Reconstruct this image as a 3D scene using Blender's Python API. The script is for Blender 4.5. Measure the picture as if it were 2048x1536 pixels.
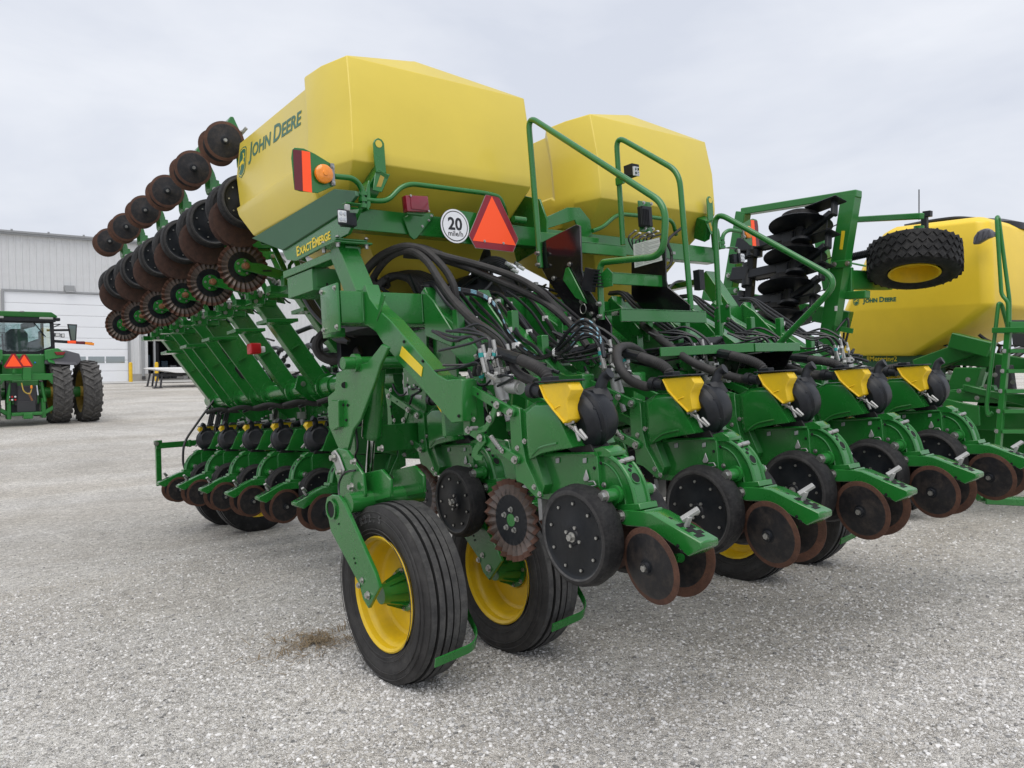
import bpy, bmesh, math, random
from mathutils import Vector as V, Matrix
random.seed(7)
for o in list(bpy.data.objects): bpy.data.objects.remove(o)
scene = bpy.context.scene
COL = scene.collection
R = math.radians

# ---------------------------------------------------------------- camera
F = 1600.0                       # focal length in pixels of a 2048 wide picture
CAMZ = 1.70                      # lens height over the gravel under the planter wheels
RL = [[.78266, -.61922, -.0633], [.0355, -.0565, .99777], [.6215, .7831, .0226]]   # planter axes seen from the lens
pitch = math.atan((768 - 705) / F)
ZW = V((0, math.cos(pitch), -math.sin(pitch)))
XL, YL, ZL = [V([RL[i][k] for i in range(3)]) for k in range(3)]
XW = (XL - ZW * XL.dot(ZW)).normalized()
YW = YL - ZW * YL.dot(ZW); YW = (YW - XW * YW.dot(XW)).normalized()
def c2w(c): c = V(c); return V((c.dot(XW), c.dot(YW), c.dot(ZW)))
CAMPOS = V((0, 0, CAMZ))
cam_d = bpy.data.cameras.new('camera'); cam = bpy.data.objects.new('camera', cam_d); COL.objects.link(cam)
r_, u_, f_ = c2w((1, 0, 0)), c2w((0, 1, 0)), c2w((0, 0, 1))
cam.matrix_world = Matrix(((r_.x, u_.x, -f_.x, 0), (r_.y, u_.y, -f_.y, 0), (r_.z, u_.z, -f_.z, CAMZ), (0, 0, 0, 1)))
cam_d.sensor_width = 36; cam_d.lens = 36 * F / 2048; cam_d.clip_start = .05; cam_d.clip_end = 3000
scene.camera = cam
scene.render.resolution_x = 1024; scene.render.resolution_y = 768

# ---------------------------------------------------------------- sky, sun, exposure
w = bpy.data.worlds.new('World'); scene.world = w; w.use_nodes = True
nt = w.node_tree; nt.nodes.clear()
N = nt.nodes.new; LK = nt.links.new
SUN_EL, SUN_AZ = R(66), R(222)
sky = N('ShaderNodeTexSky'); sky.sky_type = 'NISHITA'; sky.sun_disc = False
sky.sun_elevation = SUN_EL; sky.sun_rotation = SUN_AZ; sky.dust_density = 4; sky.air_density = 1.2
sc = N('ShaderNodeVectorMath'); sc.operation = 'SCALE'; sc.inputs['Scale'].default_value = .10
LK(sky.outputs[0], sc.inputs[0])
tc = N('ShaderNodeTexCoord'); mp = N('ShaderNodeMapping'); mp.inputs['Scale'].default_value = (1, 1, 2.6)
LK(tc.outputs['Generated'], mp.inputs[0])
nz = N('ShaderNodeTexNoise'); nz.inputs['Scale'].default_value = 2.3; nz.inputs['Detail'].default_value = 5; nz.inputs['Roughness'].default_value = .55; nz.inputs['Distortion'].default_value = .35
LK(mp.outputs[0], nz.inputs[0])
cr = N('ShaderNodeValToRGB'); cr.color_ramp.elements[0].position = .36; cr.color_ramp.elements[1].position = .64
cr.color_ramp.elements[0].color = (.585, .615, .69, 1); cr.color_ramp.elements[1].color = (.72, .74, .79, 1)
LK(nz.outputs[0], cr.inputs[0])
mx = N('ShaderNodeMix'); mx.data_type = 'RGBA'; mx.inputs[0].default_value = .90
LK(sc.outputs[0], mx.inputs[6]); LK(cr.outputs[0], mx.inputs[7])
bg = N('ShaderNodeBackground'); bg.inputs[1].default_value = 1.0; LK(mx.outputs[2], bg.inputs[0])
wo = N('ShaderNodeOutputWorld'); LK(bg.outputs[0], wo.inputs[0])
sd = bpy.data.lights.new('sun', 'SUN'); sd.energy = 1.5; sd.angle = R(55); sd.color = (1, .96, .9)
so = bpy.data.objects.new('sun', sd); COL.objects.link(so)
# light comes from azimuth SUN_AZ (0 = +Y, turning towards +X)
sdir = V((math.sin(SUN_AZ) * math.cos(SUN_EL), math.cos(SUN_AZ) * math.cos(SUN_EL), math.sin(SUN_EL)))
so.rotation_euler = sdir.to_track_quat('Z', 'Y').to_euler(); so.location = (0, 0, 30)
vs = scene.view_settings; vs.view_transform = 'Standard'; vs.look = 'None'; vs.exposure = 0.34; vs.gamma = 1.0; vs.use_curve_mapping = False

# ---------------------------------------------------------------- measuring helpers
HL = 1.42                        # lens height in the planter's own frame
def ray(px, py): return V(((px - 1024) / F, (768 - py) / F, 1))
def Lp(px, py, x=None, y=None, z=None, t=None):
    c = ray(px, py); d = V((c.dot(XL), c.dot(YL), c.dot(ZL)))
    if x is not None: t = x / d.x
    elif y is not None: t = y / d.y
    elif z is not None: t = (z - HL) / d.z
    return d * t + V((0, 0, HL))
def Wp(px, py, x=None, y=None, z=None, t=None):
    d = c2w(ray(px, py))
    if x is not None: t = x / d.x
    elif y is not None: t = y / d.y
    elif z is not None: t = (z - CAMZ) / d.z
    return d * t + CAMPOS
LM = Matrix(((XL.dot(XW), YL.dot(XW), ZL.dot(XW), 0), (XL.dot(YW), YL.dot(YW), ZL.dot(YW), 0), (XL.dot(ZW), YL.dot(ZW), ZL.dot(ZW), 0), (0, 0, 0, 1)))
LM = Matrix.Translation(CAMPOS) @ LM @ Matrix.Translation((0, 0, -HL))      # planter frame to world
KN = [(-400, .25), (-10, .22), (0, .17), (3.7, .0), (6.5, -.18), (9.3, -.39), (15, -.58), (26, -.56), (52, -.05), (90, 0.0), (900, 0.0)]
def ground_z(x, y):
    for i in range(len(KN) - 1):
        a, b = KN[i], KN[i + 1]
        if a[0] <= y <= b[0]:
            def sl(j):
                if j <= 0 or j >= len(KN) - 1: return 0
                return (KN[j + 1][1] - KN[j - 1][1]) / (KN[j + 1][0] - KN[j - 1][0])
            h = b[0] - a[0]; t = (y - a[0]) / h
            return ((2*t**3 - 3*t*t + 1) * a[1] + (t**3 - 2*t*t + t) * h * sl(i) + (-2*t**3 + 3*t*t) * b[1] + (t**3 - t*t) * h * sl(i + 1)
                    + .011 * max(-3, min(6, x - 2.5)) * max(0, 1 - abs(y - 3) / 12))
    return 0

# ---------------------------------------------------------------- materials
MATS = {}
def nodes_of(name):
    m = bpy.data.materials.new(name); m.use_nodes = True; MATS[name] = m
    t = m.node_tree; b = t.nodes['Principled BSDF']
    return m, t, b
def mat(name, col, rough=.5, metal=0, var=.0, scale=8, bump=0, bscale=60, rvar=0, coat=0, spec=.5, dirt=None, trans=0, emit=None, dscale=5, damt=.5):
    """plain paint / plastic / rubber with a little uneven colour, grime and fine relief"""
    m, t, b = nodes_of(name); n = t.nodes.new; l = t.links.new
    b.inputs['Base Color'].default_value = (*col, 1); b.inputs['Roughness'].default_value = rough; b.inputs['Metallic'].default_value = metal
    b.inputs['Coat Weight'].default_value = coat; b.inputs['Coat Roughness'].default_value = .12; b.inputs['Specular IOR Level'].default_value = spec
    if trans: b.inputs['Transmission Weight'].default_value = trans
    if emit: b.inputs['Emission Color'].default_value = (*emit[0], 1); b.inputs['Emission Strength'].default_value = emit[1]
    if var or rvar or dirt or bump:
        co = n('ShaderNodeTexCoord')
        z = n('ShaderNodeTexNoise'); z.inputs['Scale'].default_value = scale; z.inputs['Detail'].default_value = 6; z.inputs['Roughness'].default_value = .65
        l(co.outputs['Object'], z.inputs[0]); src = None
        if var:
            r = n('ShaderNodeValToRGB'); r.color_ramp.elements[0].position = .3; r.color_ramp.elements[1].position = .7
            r.color_ramp.elements[0].color = (*[c * (1 - var) for c in col], 1); r.color_ramp.elements[1].color = (*[min(1, c * (1 + var)) for c in col], 1)
            l(z.outputs[0], r.inputs[0]); src = r.outputs[0]
        if dirt:
            z2 = n('ShaderNodeTexNoise'); z2.inputs['Scale'].default_value = dscale; z2.inputs['Detail'].default_value = 8; z2.inputs['Roughness'].default_value = .75
            l(co.outputs['Object'], z2.inputs[0])
            r2 = n('ShaderNodeMapRange'); r2.inputs[1].default_value = .45; r2.inputs[2].default_value = .75; r2.inputs[4].default_value = damt
            l(z2.outputs[0], r2.inputs[0])
            x = n('ShaderNodeMix'); x.data_type = 'RGBA'; l(r2.outputs[0], x.inputs[0]); x.inputs[7].default_value = (*dirt, 1)
            if src: l(src, x.inputs[6])
            else: x.inputs[6].default_value = (*col, 1)
            src = x.outputs[2]
        if src: l(src, b.inputs['Base Color'])
        if rvar:
            r3 = n('ShaderNodeMapRange'); r3.inputs[1].default_value = .3; r3.inputs[2].default_value = .7; r3.inputs[3].default_value = max(.03, rough - rvar); r3.inputs[4].default_value = min(1, rough + rvar)
            l(z.outputs[0], r3.inputs[0]); l(r3.outputs[0], b.inputs['Roughness'])
        if bump:
            z3 = n('ShaderNodeTexNoise'); z3.inputs['Scale'].default_value = bscale; z3.inputs['Detail'].default_value = 4
            l(co.outputs['Object'], z3.inputs[0])
            bp = n('ShaderNodeBump'); bp.inputs['Strength'].default_value = bump; bp.inputs['Distance'].default_value = .01
            l(z3.outputs[0], bp.inputs['Height']); l(bp.outputs[0], b.inputs['Normal'])
    return m
G = (.012, .155, .022)
mat('green', G, .27, var=.07, scale=3, rvar=.08, coat=.5, dirt=(.10, .17, .085), dscale=5, damt=.10)
mat('green_far', (.016, .17, .026), .35, var=.08, scale=3, coat=.2)
mat('green_panel', (.028, .105, .045), .55, var=.06, scale=2)
mat('yellow_tank', (.67, .525, .062), .36, var=.04, scale=1.6, rvar=.06, bump=.10, bscale=7, spec=.5, coat=.15)
mat('yellow_tank_far', (.86, .60, .035), .4, var=.05, scale=2, bump=.05, bscale=160)
mat('yellow', (.78, .52, .014), .38, var=.06, scale=6, dirt=(.30, .22, .08), dscale=9, damt=.25)
mat('yellow_dirty', (.42, .30, .05), .6, var=.2, scale=8)
mat('yellow_decal', (.80, .60, .03), .35)
mat('black_plastic', (.009, .011, .015), .45, var=.3, scale=7, rvar=.12, dirt=(.055, .053, .052), dscale=6, damt=.35, spec=.35)
mat('black_gloss', (.008, .008, .009), .12, coat=.3)
mat('black_paint', (.007, .009, .012), .42, var=.25, scale=9, rvar=.1, dirt=(.040, .037, .034), dscale=9, damt=.35, spec=.3)
mat('black', (.010, .010, .011), .6)
mat('dark_void', (.006, .007, .007), .9)  # dark paint that stands in for shade inside holes and slots
mat('rubber', (.010, .010, .011), .68, var=.3, scale=12, dirt=(.060, .058, .056), dscale=14, damt=.6, bump=.3, bscale=90, spec=.3)
mat('rubber_dusty', (.050, .048, .046), .82, var=.3, scale=9, dirt=(.17, .165, .155), dscale=10, damt=.8, bump=.3, bscale=70)
mat('sidewall', (.030, .029, .029), .7, var=.25, scale=10, dirt=(.085, .082, .078), dscale=7, damt=.6, bump=.25, bscale=60, spec=.35)
mat('tread', (.052, .052, .053), .8, var=.35, scale=14, dirt=(.125, .122, .117), dscale=16, damt=.8, bump=.3, bscale=90)
mat('flute_steel', (.105, .085, .075), .45, metal=.35, var=.35, scale=22, dirt=(.10, .05, .03), dscale=22, damt=.7)
mat('groove', (.010, .010, .010), .8)
mat('hose', (.028, .027, .027), .62, var=.2, scale=10, dirt=(.085, .08, .075), dscale=14, damt=.45, spec=.35)
mat('cable', (.012, .013, .016), .35)
mat('hose_stripe', (.22, .42, .52), .5)
mat('rust', (.088, .038, .022), .75, var=.35, scale=16, dirt=(.045, .020, .014), dscale=22, damt=.8, bump=.25, bscale=120)
mat('rust_dark', (.060, .028, .019), .7, var=.35, scale=18, dirt=(.025, .016, .014), dscale=20, damt=.8, bump=.2, bscale=120)
mat('disc_worn', (.013, .013, .015), .42, var=.35, scale=14, dirt=(.070, .055, .045), dscale=16, damt=.75, spec=.35)
mat('steel', (.42, .42, .40), .36, metal=.85, var=.15, scale=20, rvar=.1)
mat('steel_grey', (.30, .30, .30), .45, metal=.6, var=.2, scale=14)
mat('cast_alu', (.42, .42, .41), .5, metal=.45, var=.15, scale=12)
mat('chrome', (.55, .56, .57), .08, metal=1)
mat('white', (.78, .78, .78), .4)
mat('sign_white', (.80, .81, .84), .4, var=.03)
mat('sign_black', (.012, .012, .014), .4)
mat('orange_fluo', (.95, .085, .012), .45, emit=((1, .09, .015), .12))
mat('red_reflect', (.26, .008, .020), .3)
mat('maroon', (.13, .014, .022), .3)
mat('red_lens', (.20, .008, .022), .12, coat=.6)
mat('red', (.52, .012, .018), .35)
mat('amber', (.85, .26, .012), .15, coat=.6, var=.15, scale=60)
mat('lens', (.62, .64, .66), .12, coat=.4)
mat('teal', (.02, .32, .30), .4)
mat('decal_green', (.030, .135, .080), .4)
mat('paper', (.62, .63, .62), .5)
mat('paper_ink', (.34, .35, .35), .6)
mat('grey_plastic', (.10, .10, .115), .5, var=.1)
mat('glass_dark', (.10, .15, .16), .06, coat=.5)
mat('blue', (.02, .16, .6), .4)
mat('brown_rust', (.25, .12, .06), .4, metal=.5, var=.5, scale=30)
# ---------------------------------------------------------------- mesh kit
def orth(d):
    d = V(d).normalized(); a = V((0, 0, 1)) if abs(d.z) < .9 else V((1, 0, 0))
    x = d.cross(a).normalized(); return x, d.cross(x).normalized()
def catmull(P, n=6):
    P = [V(p) for p in P]; Q = [P[0] * 2 - P[1]] + P + [P[-1] * 2 - P[-2]]; out = []
    for i in range(1, len(Q) - 2):
        a, b, c, d = Q[i-1], Q[i], Q[i+1], Q[i+2]
        for k in range(n):
            t = k / n
            out.append(.5 * (2*b + (c - a)*t + (2*a - 5*b + 4*c - d)*t*t + (3*b - a - 3*c + d)*t**3))
    out.append(P[-1]); return out
def fillet(P, r, n=6):
    P = [V(p) for p in P]; out = [P[0]]
    for i in range(1, len(P) - 1):
        a, b, c = P[i-1], P[i], P[i+1]; rr = min(r, (a-b).length * .48, (c-b).length * .48)
        p, q = b + (a-b).normalized() * rr, b + (c-b).normalized() * rr
        for k in range(n + 1):
            t = k / n; out.append(p*(1-t)**2 + b*2*t*(1-t) + q*t*t)
    out.append(P[-1]); return out
class MB:
    def __init__(s): s.v = []; s.f = []; s.m = []; s.b = []
    def add(s, vs, fs, mat, bev=False):
        o = len(s.v); s.v += [V(p) for p in vs]
        if isinstance(mat, str): mat = [mat] * len(fs)
        for f, m in zip(fs, mat): s.f.append([i + o for i in f]); s.m.append(m); s.b.append(bev)
        return s
    def box(s, c, d, mat, rot=None, bev=True):
        c = V(c); M = rot.to_matrix() if rot is not None else Matrix.Identity(3)
        vs = [c + M @ V((x*d[0]/2, y*d[1]/2, z*d[2]/2)) for x in (-1, 1) for y in (-1, 1) for z in (-1, 1)]
        return s.add(vs, [(0,1,3,2), (4,6,7,5), (0,4,5,1), (2,3,7,6), (0,2,6,4), (1,5,7,3)], mat, bev)
    def bar(s, p, q, w, h, mat, up=(0, 0, 1), bev=True):
        """rectangular bar from p to q, w across, h along up"""
        p, q = V(p), V(q); d = (q - p).normalized(); sx = d.cross(V(up)).normalized(); uz = sx.cross(d).normalized()
        vs = [e + sx*(a*w/2) + uz*(b*h/2) for e in (p, q) for a in (-1, 1) for b in (-1, 1)]
        return s.add(vs, [(0,2,3,1), (4,5,7,6), (0,4,6,2), (1,3,7,5), (0,1,5,4), (2,6,7,3)], mat, bev)
    def prism(s, poly, vec, mat, bev=True):
        n = len(poly); vec = V(vec); P = [V(p) for p in poly]
        nrm = V((0, 0, 0))
        for i in range(n): nrm += P[i].cross(P[(i+1) % n])
        if nrm.dot(vec) > 0: P.reverse()
        return s.add(P + [p + vec for p in P], [tuple(range(n)), tuple(range(2*n-1, n-1, -1))] + [(i, i + n, (i+1) % n + n, (i+1) % n) for i in range(n)], mat, bev)
    def tube(s, path, r, mat, n=10, caps=True, rr=None):
        P = [V(p) for p in path]; rings = []; x = None
        for i, p in enumerate(P):
            d = (P[min(i+1, len(P)-1)] - P[max(i-1, 0)]).normalized()
            if x is None: x, y = orth(d)
            else: x = (x - d * x.dot(d)).normalized(); y = d.cross(x)
            q = rr(i / (len(P) - 1)) if rr else r
            rings.append([p + (x*math.cos(2*math.pi*k/n) + y*math.sin(2*math.pi*k/n)) * q for k in range(n)])
        return s.loft(rings, mat, caps)
    def corr(s, path, r, mat, n=10, pitch=.012):
        """corrugated hose"""
        P = [V(p) for p in path]; L = sum((P[i+1]-P[i]).length for i in range(len(P)-1)); k = int(L / pitch * 2); out = []; j = 0; acc = 0
        for i in range(k + 1):
            t = L * i / k
            while j < len(P) - 2 and acc + (P[j+1]-P[j]).length < t: acc += (P[j+1]-P[j]).length; j += 1
            out.append(P[j].lerp(P[j+1], min(1, (t - acc) / max(1e-6, (P[j+1]-P[j]).length))))
        s.tube(out, r, mat, n, rr=lambda u: r * (1 if int(round(u * k)) % 2 else .84)); return s
    def loft(s, rings, mat, caps=True, bev=False, mats=None):
        n = len(rings[0]); vs = [p for g in rings for p in g]; fs = []; ms = []
        for i in range(len(rings) - 1):
            for k in range(n):
                fs.append((i*n + k, i*n + (k+1) % n, (i+1)*n + (k+1) % n, (i+1)*n + k)); ms.append(mats[i] if mats else mat)
        if caps:
            fs += [tuple(range(n-1, -1, -1)), tuple(range((len(rings)-1)*n, len(rings)*n))]; ms += [mats[0] if mats else mat, mats[-1] if mats else mat]
        return s.add(vs, fs, ms, bev)
    def cyl(s, p, q, r, mat, n=14, r2=None, bev=False):
        p, q = V(p), V(q); x, y = orth(q - p); r2 = r if r2 is None else r2
        C = [(math.cos(2*math.pi*k/n), math.sin(2*math.pi*k/n)) for k in range(n)]
        return s.loft([[p + (x*a + y*b)*r for a, b in C], [q + (x*a + y*b)*r2 for a, b in C]], mat, True, bev)
    def lathe(s, prof, o, ax, mat, n=32, mats=None, ph=0):
        """profile of (along axis, radius)"""
        o = V(o); ax = V(ax).normalized(); x, y = orth(ax)
        rings = [[o + ax*a + (x*math.cos(ph + 2*math.pi*k/n) + y*math.sin(ph + 2*math.pi*k/n))*max(r, 1e-4) for k in range(n)] for a, r in prof]
        return s.loft(rings, mat, False, False, mats)
    def bolt(s, p, d, r=.011, mat='steel', h=None):
        p, d = V(p), V(d).normalized(); h = h or r * .8
        s.cyl(p, p + d*r*.25, r*1.45, mat, 12); return s.cyl(p + d*r*.25, p + d*(r*.25 + h), r, mat, 6)
    def quad(s, a, b, c, d, mat): return s.add([a, b, c, d], [(0, 1, 2, 3)], mat)
    def build(s, name, parent=None, bevel=0, seg=1, ang=35, origin=None):
        me = bpy.data.meshes.new(name); o3 = V(origin) if origin is not None else V((0, 0, 0))
        ms = []
        for m in s.m:
            if m not in ms: ms.append(m)
        me.from_pydata([tuple(p - o3) for p in s.v], [], s.f)
        for m in ms: me.materials.append(MATS[m])
        idx = {m: i for i, m in enumerate(ms)}
        me.polygons.foreach_set('material_index', [idx[m] for m in s.m])
        me.polygons.foreach_set('use_smooth', [True] * len(s.f))
        if bevel and any(s.b):
            bm = bmesh.new(); bm.from_mesh(me); bm.faces.ensure_lookup_table()
            ed = set()
            for e in bm.edges:
                if len(e.link_faces) == 2 and all(s.b[f.index] for f in e.link_faces) and e.calc_face_angle(0) > R(30): ed.add(e)
            bmesh.ops.bevel(bm, geom=list(ed), offset=bevel, segments=seg, profile=.5, material=-1, affect='EDGES', clamp_overlap=True)
            bm.to_mesh(me); bm.free()
            me.polygons.foreach_set('use_smooth', [True] * len(me.polygons))
        me.update(); me.set_sharp_from_angle(angle=R(ang))
        ob = bpy.data.objects.new(name, me); COL.objects.link(ob)
        if origin is not None: ob.location = o3
        if parent is not None: ob.parent = parent
        return ob
def empty(name, loc=(0, 0, 0), parent=None):
    o = bpy.data.objects.new(name, None); o.empty_display_size = .2; COL.objects.link(o); o.location = loc
    if parent is not None: o.parent = parent
    return o
def tag(o, label=None, cat=None, group=None, kind=None):
    if label: o['label'] = label
    if cat: o['category'] = cat
    if group: o['group'] = group
    if kind: o['kind'] = kind
    return o
def copy_tree(o, parent=None):
    kids = KIDS.get(o.name) or [c for c in bpy.data.objects if c.parent == o]
    KIDS[o.name] = kids
    c = o.copy(); COL.objects.link(c); c.parent = parent
    for k in kids: copy_tree(k, c)
    return c
KIDS = {}
def text_mesh(body, size, extrude=.002, bold=0.0, shear=0, spacing=1):
    """built-in lettering turned into plain geometry: list of (verts, faces)"""
    cu = bpy.data.curves.new('lettering', 'FONT'); cu.size = size; cu.extrude = extrude; cu.offset = bold; cu.shear = shear; cu.space_character = spacing; cu.resolution_u = 3
    cu.body = body
    ob = bpy.data.objects.new('lettering', cu); COL.objects.link(ob)
    dg = bpy.context.evaluated_depsgraph_get(); dg.update()
    me = bpy.data.meshes.new_from_object(ob.evaluated_get(dg))
    vs = [v.co.copy() for v in me.vertices]; fs = [tuple(p.vertices) for p in me.polygons]
    bpy.data.objects.remove(ob); bpy.data.curves.remove(cu); bpy.data.meshes.remove(me)
    return vs, fs
def caps_text(words, size, **k):
    """big first letters, smaller capitals after them"""
    x = 0; VS = []; FS = []
    for w_ in words:
        for j, (s_, sz) in enumerate(((w_[0], size), (w_[1:], size * .78))):
            vs, fs = text_mesh(s_, sz, **k)
            x0 = min(v.x for v in vs); x1 = max(v.x for v in vs); o = len(VS)
            VS += [V((v.x - x0 + x, v.y, v.z)) for v in vs]; FS += [tuple(i + o for i in f) for f in fs]
            x += x1 - x0 + size * .07
        x += size * .22
    x -= size * .29
    return VS, FS, x
def place_text(mb, VS, FS, o, ex, ey, mat):
    """lay lettering out from point o along ex (reading) and ey (up)"""
    ex, ey = V(ex).normalized(), V(ey); ey = (ey - ex*ey.dot(ex)).normalized(); ez = ex.cross(ey)
    mb.add([V(o) + ex*v.x + ey*v.y + ez*v.z for v in VS], FS, mat)
def tyre(mb, c, ax, R0, Wd, rim, mat='rubber', ribs=0, n=48, rimmat='yellow', depth=.022):
    """pneumatic tyre with circumferential grooves and dished rim, axis ax, outer radius R0, rim radius rim"""
    h = Wd / 2; prof = [(-h*.72, rim), (-h*.92, rim + (R0-rim)*.22), (-h*1.02, rim + (R0-rim)*.5), (-h*.98, R0 - (R0-rim)*.22), (-h*.86, R0 - (R0-rim)*.06)]
    ms = [mat] * len(prof)
    if ribs:
        w0 = h*1.66 / ribs
        for i in range(ribs):
            a = -h*.83 + i*w0; cr = R0 - .012*abs((i + .5) / ribs * 2 - 1)**2 * 1.5
            prof += [(a + w0*.12, cr), (a + w0*.88, cr)]; ms += ['tread', 'tread']
            if i < ribs - 1: prof += [(a + w0*.91, cr - depth), (a + w0*1.09, cr - depth)]; ms[-1] = 'groove'; ms += ['groove', 'groove']
    else:
        prof += [(-h*.5, R0), (h*.5, R0)]; ms += [mat, mat]
    prof += [(h*.86, R0 - (R0-rim)*.06), (h*.98, R0 - (R0-rim)*.22), (h*1.02, rim + (R0-rim)*.5), (h*.92, rim + (R0-rim)*.22), (h*.72, rim)]
    ms += [mat] * 5
    mb.lathe(prof, c, ax, mat, n, ms[:len(prof) - 1])
def deer_emblem(mb, o, ex, ey, hgt):
    """rounded shield with a leaping stag"""
    ex, ey = V(ex).normalized(), V(ey); ey = (ey - ex*ey.dot(ex)).normalized(); ez = ex.cross(ey)
    P = lambda x, y, z=0: V(o) + ex*x*hgt + ey*y*hgt + ez*z
    sh = [(-.30, .42), (-.22, .49), (0, .52), (.22, .49), (.30, .42), (.33, .1), (.31, -.25), (.22, -.40), (0, -.50), (-.22, -.40), (-.31, -.25), (-.33, .1)]
    def sheet(pts, m, z0, z1):
        poly = [P(x, y, z0) for x, y in pts]; mb.prism(poly, ez*(z1 - z0), m, False)
    sheet([(x*1.0, y) for x, y in sh], 'decal_green', 0, .0012)
    sheet([(x*.90, y*.92) for x, y in sh], 'yellow_decal', .0012, .0018)
    sheet([(x*.82, y*.86) for x, y in sh], 'decal_green', .0018, .0024)
    stag = [(-.20, -.02), (-.10, .06), (.02, .07), (.08, .14), (.06, .24), (.0, .30), (.02, .32), (.09, .27), (.11, .31), (.14, .27), (.13, .20), (.20, .17), (.19, .13), (.13, .12), (.12, .03), (.20, -.04), (.13, -.12), (.11, -.09), (.14, -.04), (.06, -.05), (-.02, -.05), (-.10, -.10), (-.08, -.18), (-.20, -.28), (-.22, -.26), (-.13, -.17), (-.16, -.08), (-.23, -.06)]
    sheet(stag, 'yellow_decal', .0024, .0032)
# ---------------------------------------------------------------- ground
def gravel_material():
    m, t, b = nodes_of('gravel_ground'); n = t.nodes.new; l = t.links.new
    geo = n('ShaderNodeNewGeometry'); b.inputs['Roughness'].default_value = .95; b.inputs['Specular IOR Level'].default_value = .2
    def vor(s, out='Color', feat='F1'):
        v = n('ShaderNodeTexVoronoi'); v.feature = feat; v.inputs['Scale'].default_value = s; v.inputs['Randomness'].default_value = 1; l(geo.outputs['Position'], v.inputs['Vector']); return v
    def noise(s, d=5, r=.6):
        z = n('ShaderNodeTexNoise'); z.inputs['Scale'].default_value = s; z.inputs['Detail'].default_value = d; z.inputs['Roughness'].default_value = r; l(geo.outputs['Position'], z.inputs['Vector']); return z
    v1, v2, v3 = vor(62), vor(150), vor(24)
    sep = []
    for v in (v1, v2, v3):
        s = n('ShaderNodeSeparateColor'); l(v.outputs['Color'], s.inputs[0]); sep.append(s.outputs[0])
    mx1 = n('ShaderNodeMix'); mx1.inputs[0].default_value = .42; l(sep[0], mx1.inputs[2]); l(sep[1], mx1.inputs[3])
    mx2 = n('ShaderNodeMix'); mx2.inputs[0].default_value = .22; l(mx1.outputs[0], mx2.inputs[2]); l(sep[2], mx2.inputs[3])
    big = noise(.35, 6, .62); mid = noise(2.3, 6, .6)
    r = n('ShaderNodeValToRGB'); e = r.color_ramp.elements
    e[0].position = .05; e[0].color = (.30, .295, .287, 1); e[1].position = .95; e[1].color = (.86, .85, .83, 1)
    x = e.new(.45); x.color = (.60, .59, .572, 1)
    l(mx2.outputs[0], r.inputs[0])
    tint = n('ShaderNodeValToRGB'); tint.color_ramp.elements[0].position = .32; tint.color_ramp.elements[0].color = (.82, .805, .785, 1); tint.color_ramp.elements[1].position = .68; tint.color_ramp.elements[1].color = (1.12, 1.11, 1.09, 1)
    l(big.outputs[0], tint.inputs[0])
    tint2 = n('ShaderNodeValToRGB'); tint2.color_ramp.elements[0].position = .3; tint2.color_ramp.elements[0].color = (.93, .92, .90, 1); tint2.color_ramp.elements[1].position = .7; tint2.color_ramp.elements[1].color = (1.06, 1.06, 1.06, 1)
    l(mid.outputs[0], tint2.inputs[0])
    a = n('ShaderNodeMix'); a.data_type = 'RGBA'; a.blend_type = 'MULTIPLY'; a.inputs[0].default_value = 1; l(r.outputs[0], a.inputs[6]); l(tint.outputs[0], a.inputs[7])
    c = n('ShaderNodeMix'); c.data_type = 'RGBA'; c.blend_type = 'MULTIPLY'; c.inputs[0].default_value = 1; l(a.outputs[2], c.inputs[6]); l(tint2.outputs[0], c.inputs[7])
    spk = noise(16, 8, .85); tint3 = n('ShaderNodeValToRGB'); tint3.color_ramp.elements[0].position = .36; tint3.color_ramp.elements[0].color = (.70, .69, .68, 1); tint3.color_ramp.elements[1].position = .62; tint3.color_ramp.elements[1].color = (1.13, 1.13, 1.12, 1); l(spk.outputs[0], tint3.inputs[0])
    mpg = n('ShaderNodeMapping'); mpg.inputs['Scale'].default_value = (.05, .45, 1); mpg.inputs['Rotation'].default_value = (0, 0, .5); l(geo.outputs['Position'], mpg.inputs[0])
    trk = n('ShaderNodeTexNoise'); trk.inputs['Scale'].default_value = 1.6; trk.inputs['Detail'].default_value = 5; l(mpg.outputs[0], trk.inputs['Vector'])
    tint4 = n('ShaderNodeValToRGB'); tint4.color_ramp.elements[0].position = .35; tint4.color_ramp.elements[0].color = (.90, .875, .84, 1); tint4.color_ramp.elements[1].position = .6; tint4.color_ramp.elements[1].color = (1.04, 1.04, 1.04, 1); l(trk.outputs[0], tint4.inputs[0])
    c1 = n('ShaderNodeMix'); c1.data_type = 'RGBA'; c1.blend_type = 'MULTIPLY'; c1.inputs[0].default_value = 1; l(c.outputs[2], c1.inputs[6]); l(tint3.outputs[0], c1.inputs[7])
    c2 = n('ShaderNodeMix'); c2.data_type = 'RGBA'; c2.blend_type = 'MULTIPLY'; c2.inputs[0].default_value = 1; l(c1.outputs[2], c2.inputs[6]); l(tint4.outputs[0], c2.inputs[7])
    l(c2.outputs[2], b.inputs['Base Color'])
    dsum = n('ShaderNodeMath'); dsum.operation = 'ADD'; l(v1.outputs['Distance'], dsum.inputs[0]); l(v2.outputs['Distance'], dsum.inputs[1])
    bp = n('ShaderNodeBump'); bp.invert = True; bp.inputs['Strength'].default_value = .9; bp.inputs['Distance'].default_value = .012; l(dsum.outputs[0], bp.inputs['Height']); l(bp.outputs[0], b.inputs['Normal'])
X_, Y_, Z_ = V((1, 0, 0)), V((0, 1, 0)), V((0, 0, 1))
gravel_material()
def frange(a, b, s):
    out = []; x = a
    while x < b - 1e-6: out.append(x); x += s
    return out
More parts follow.
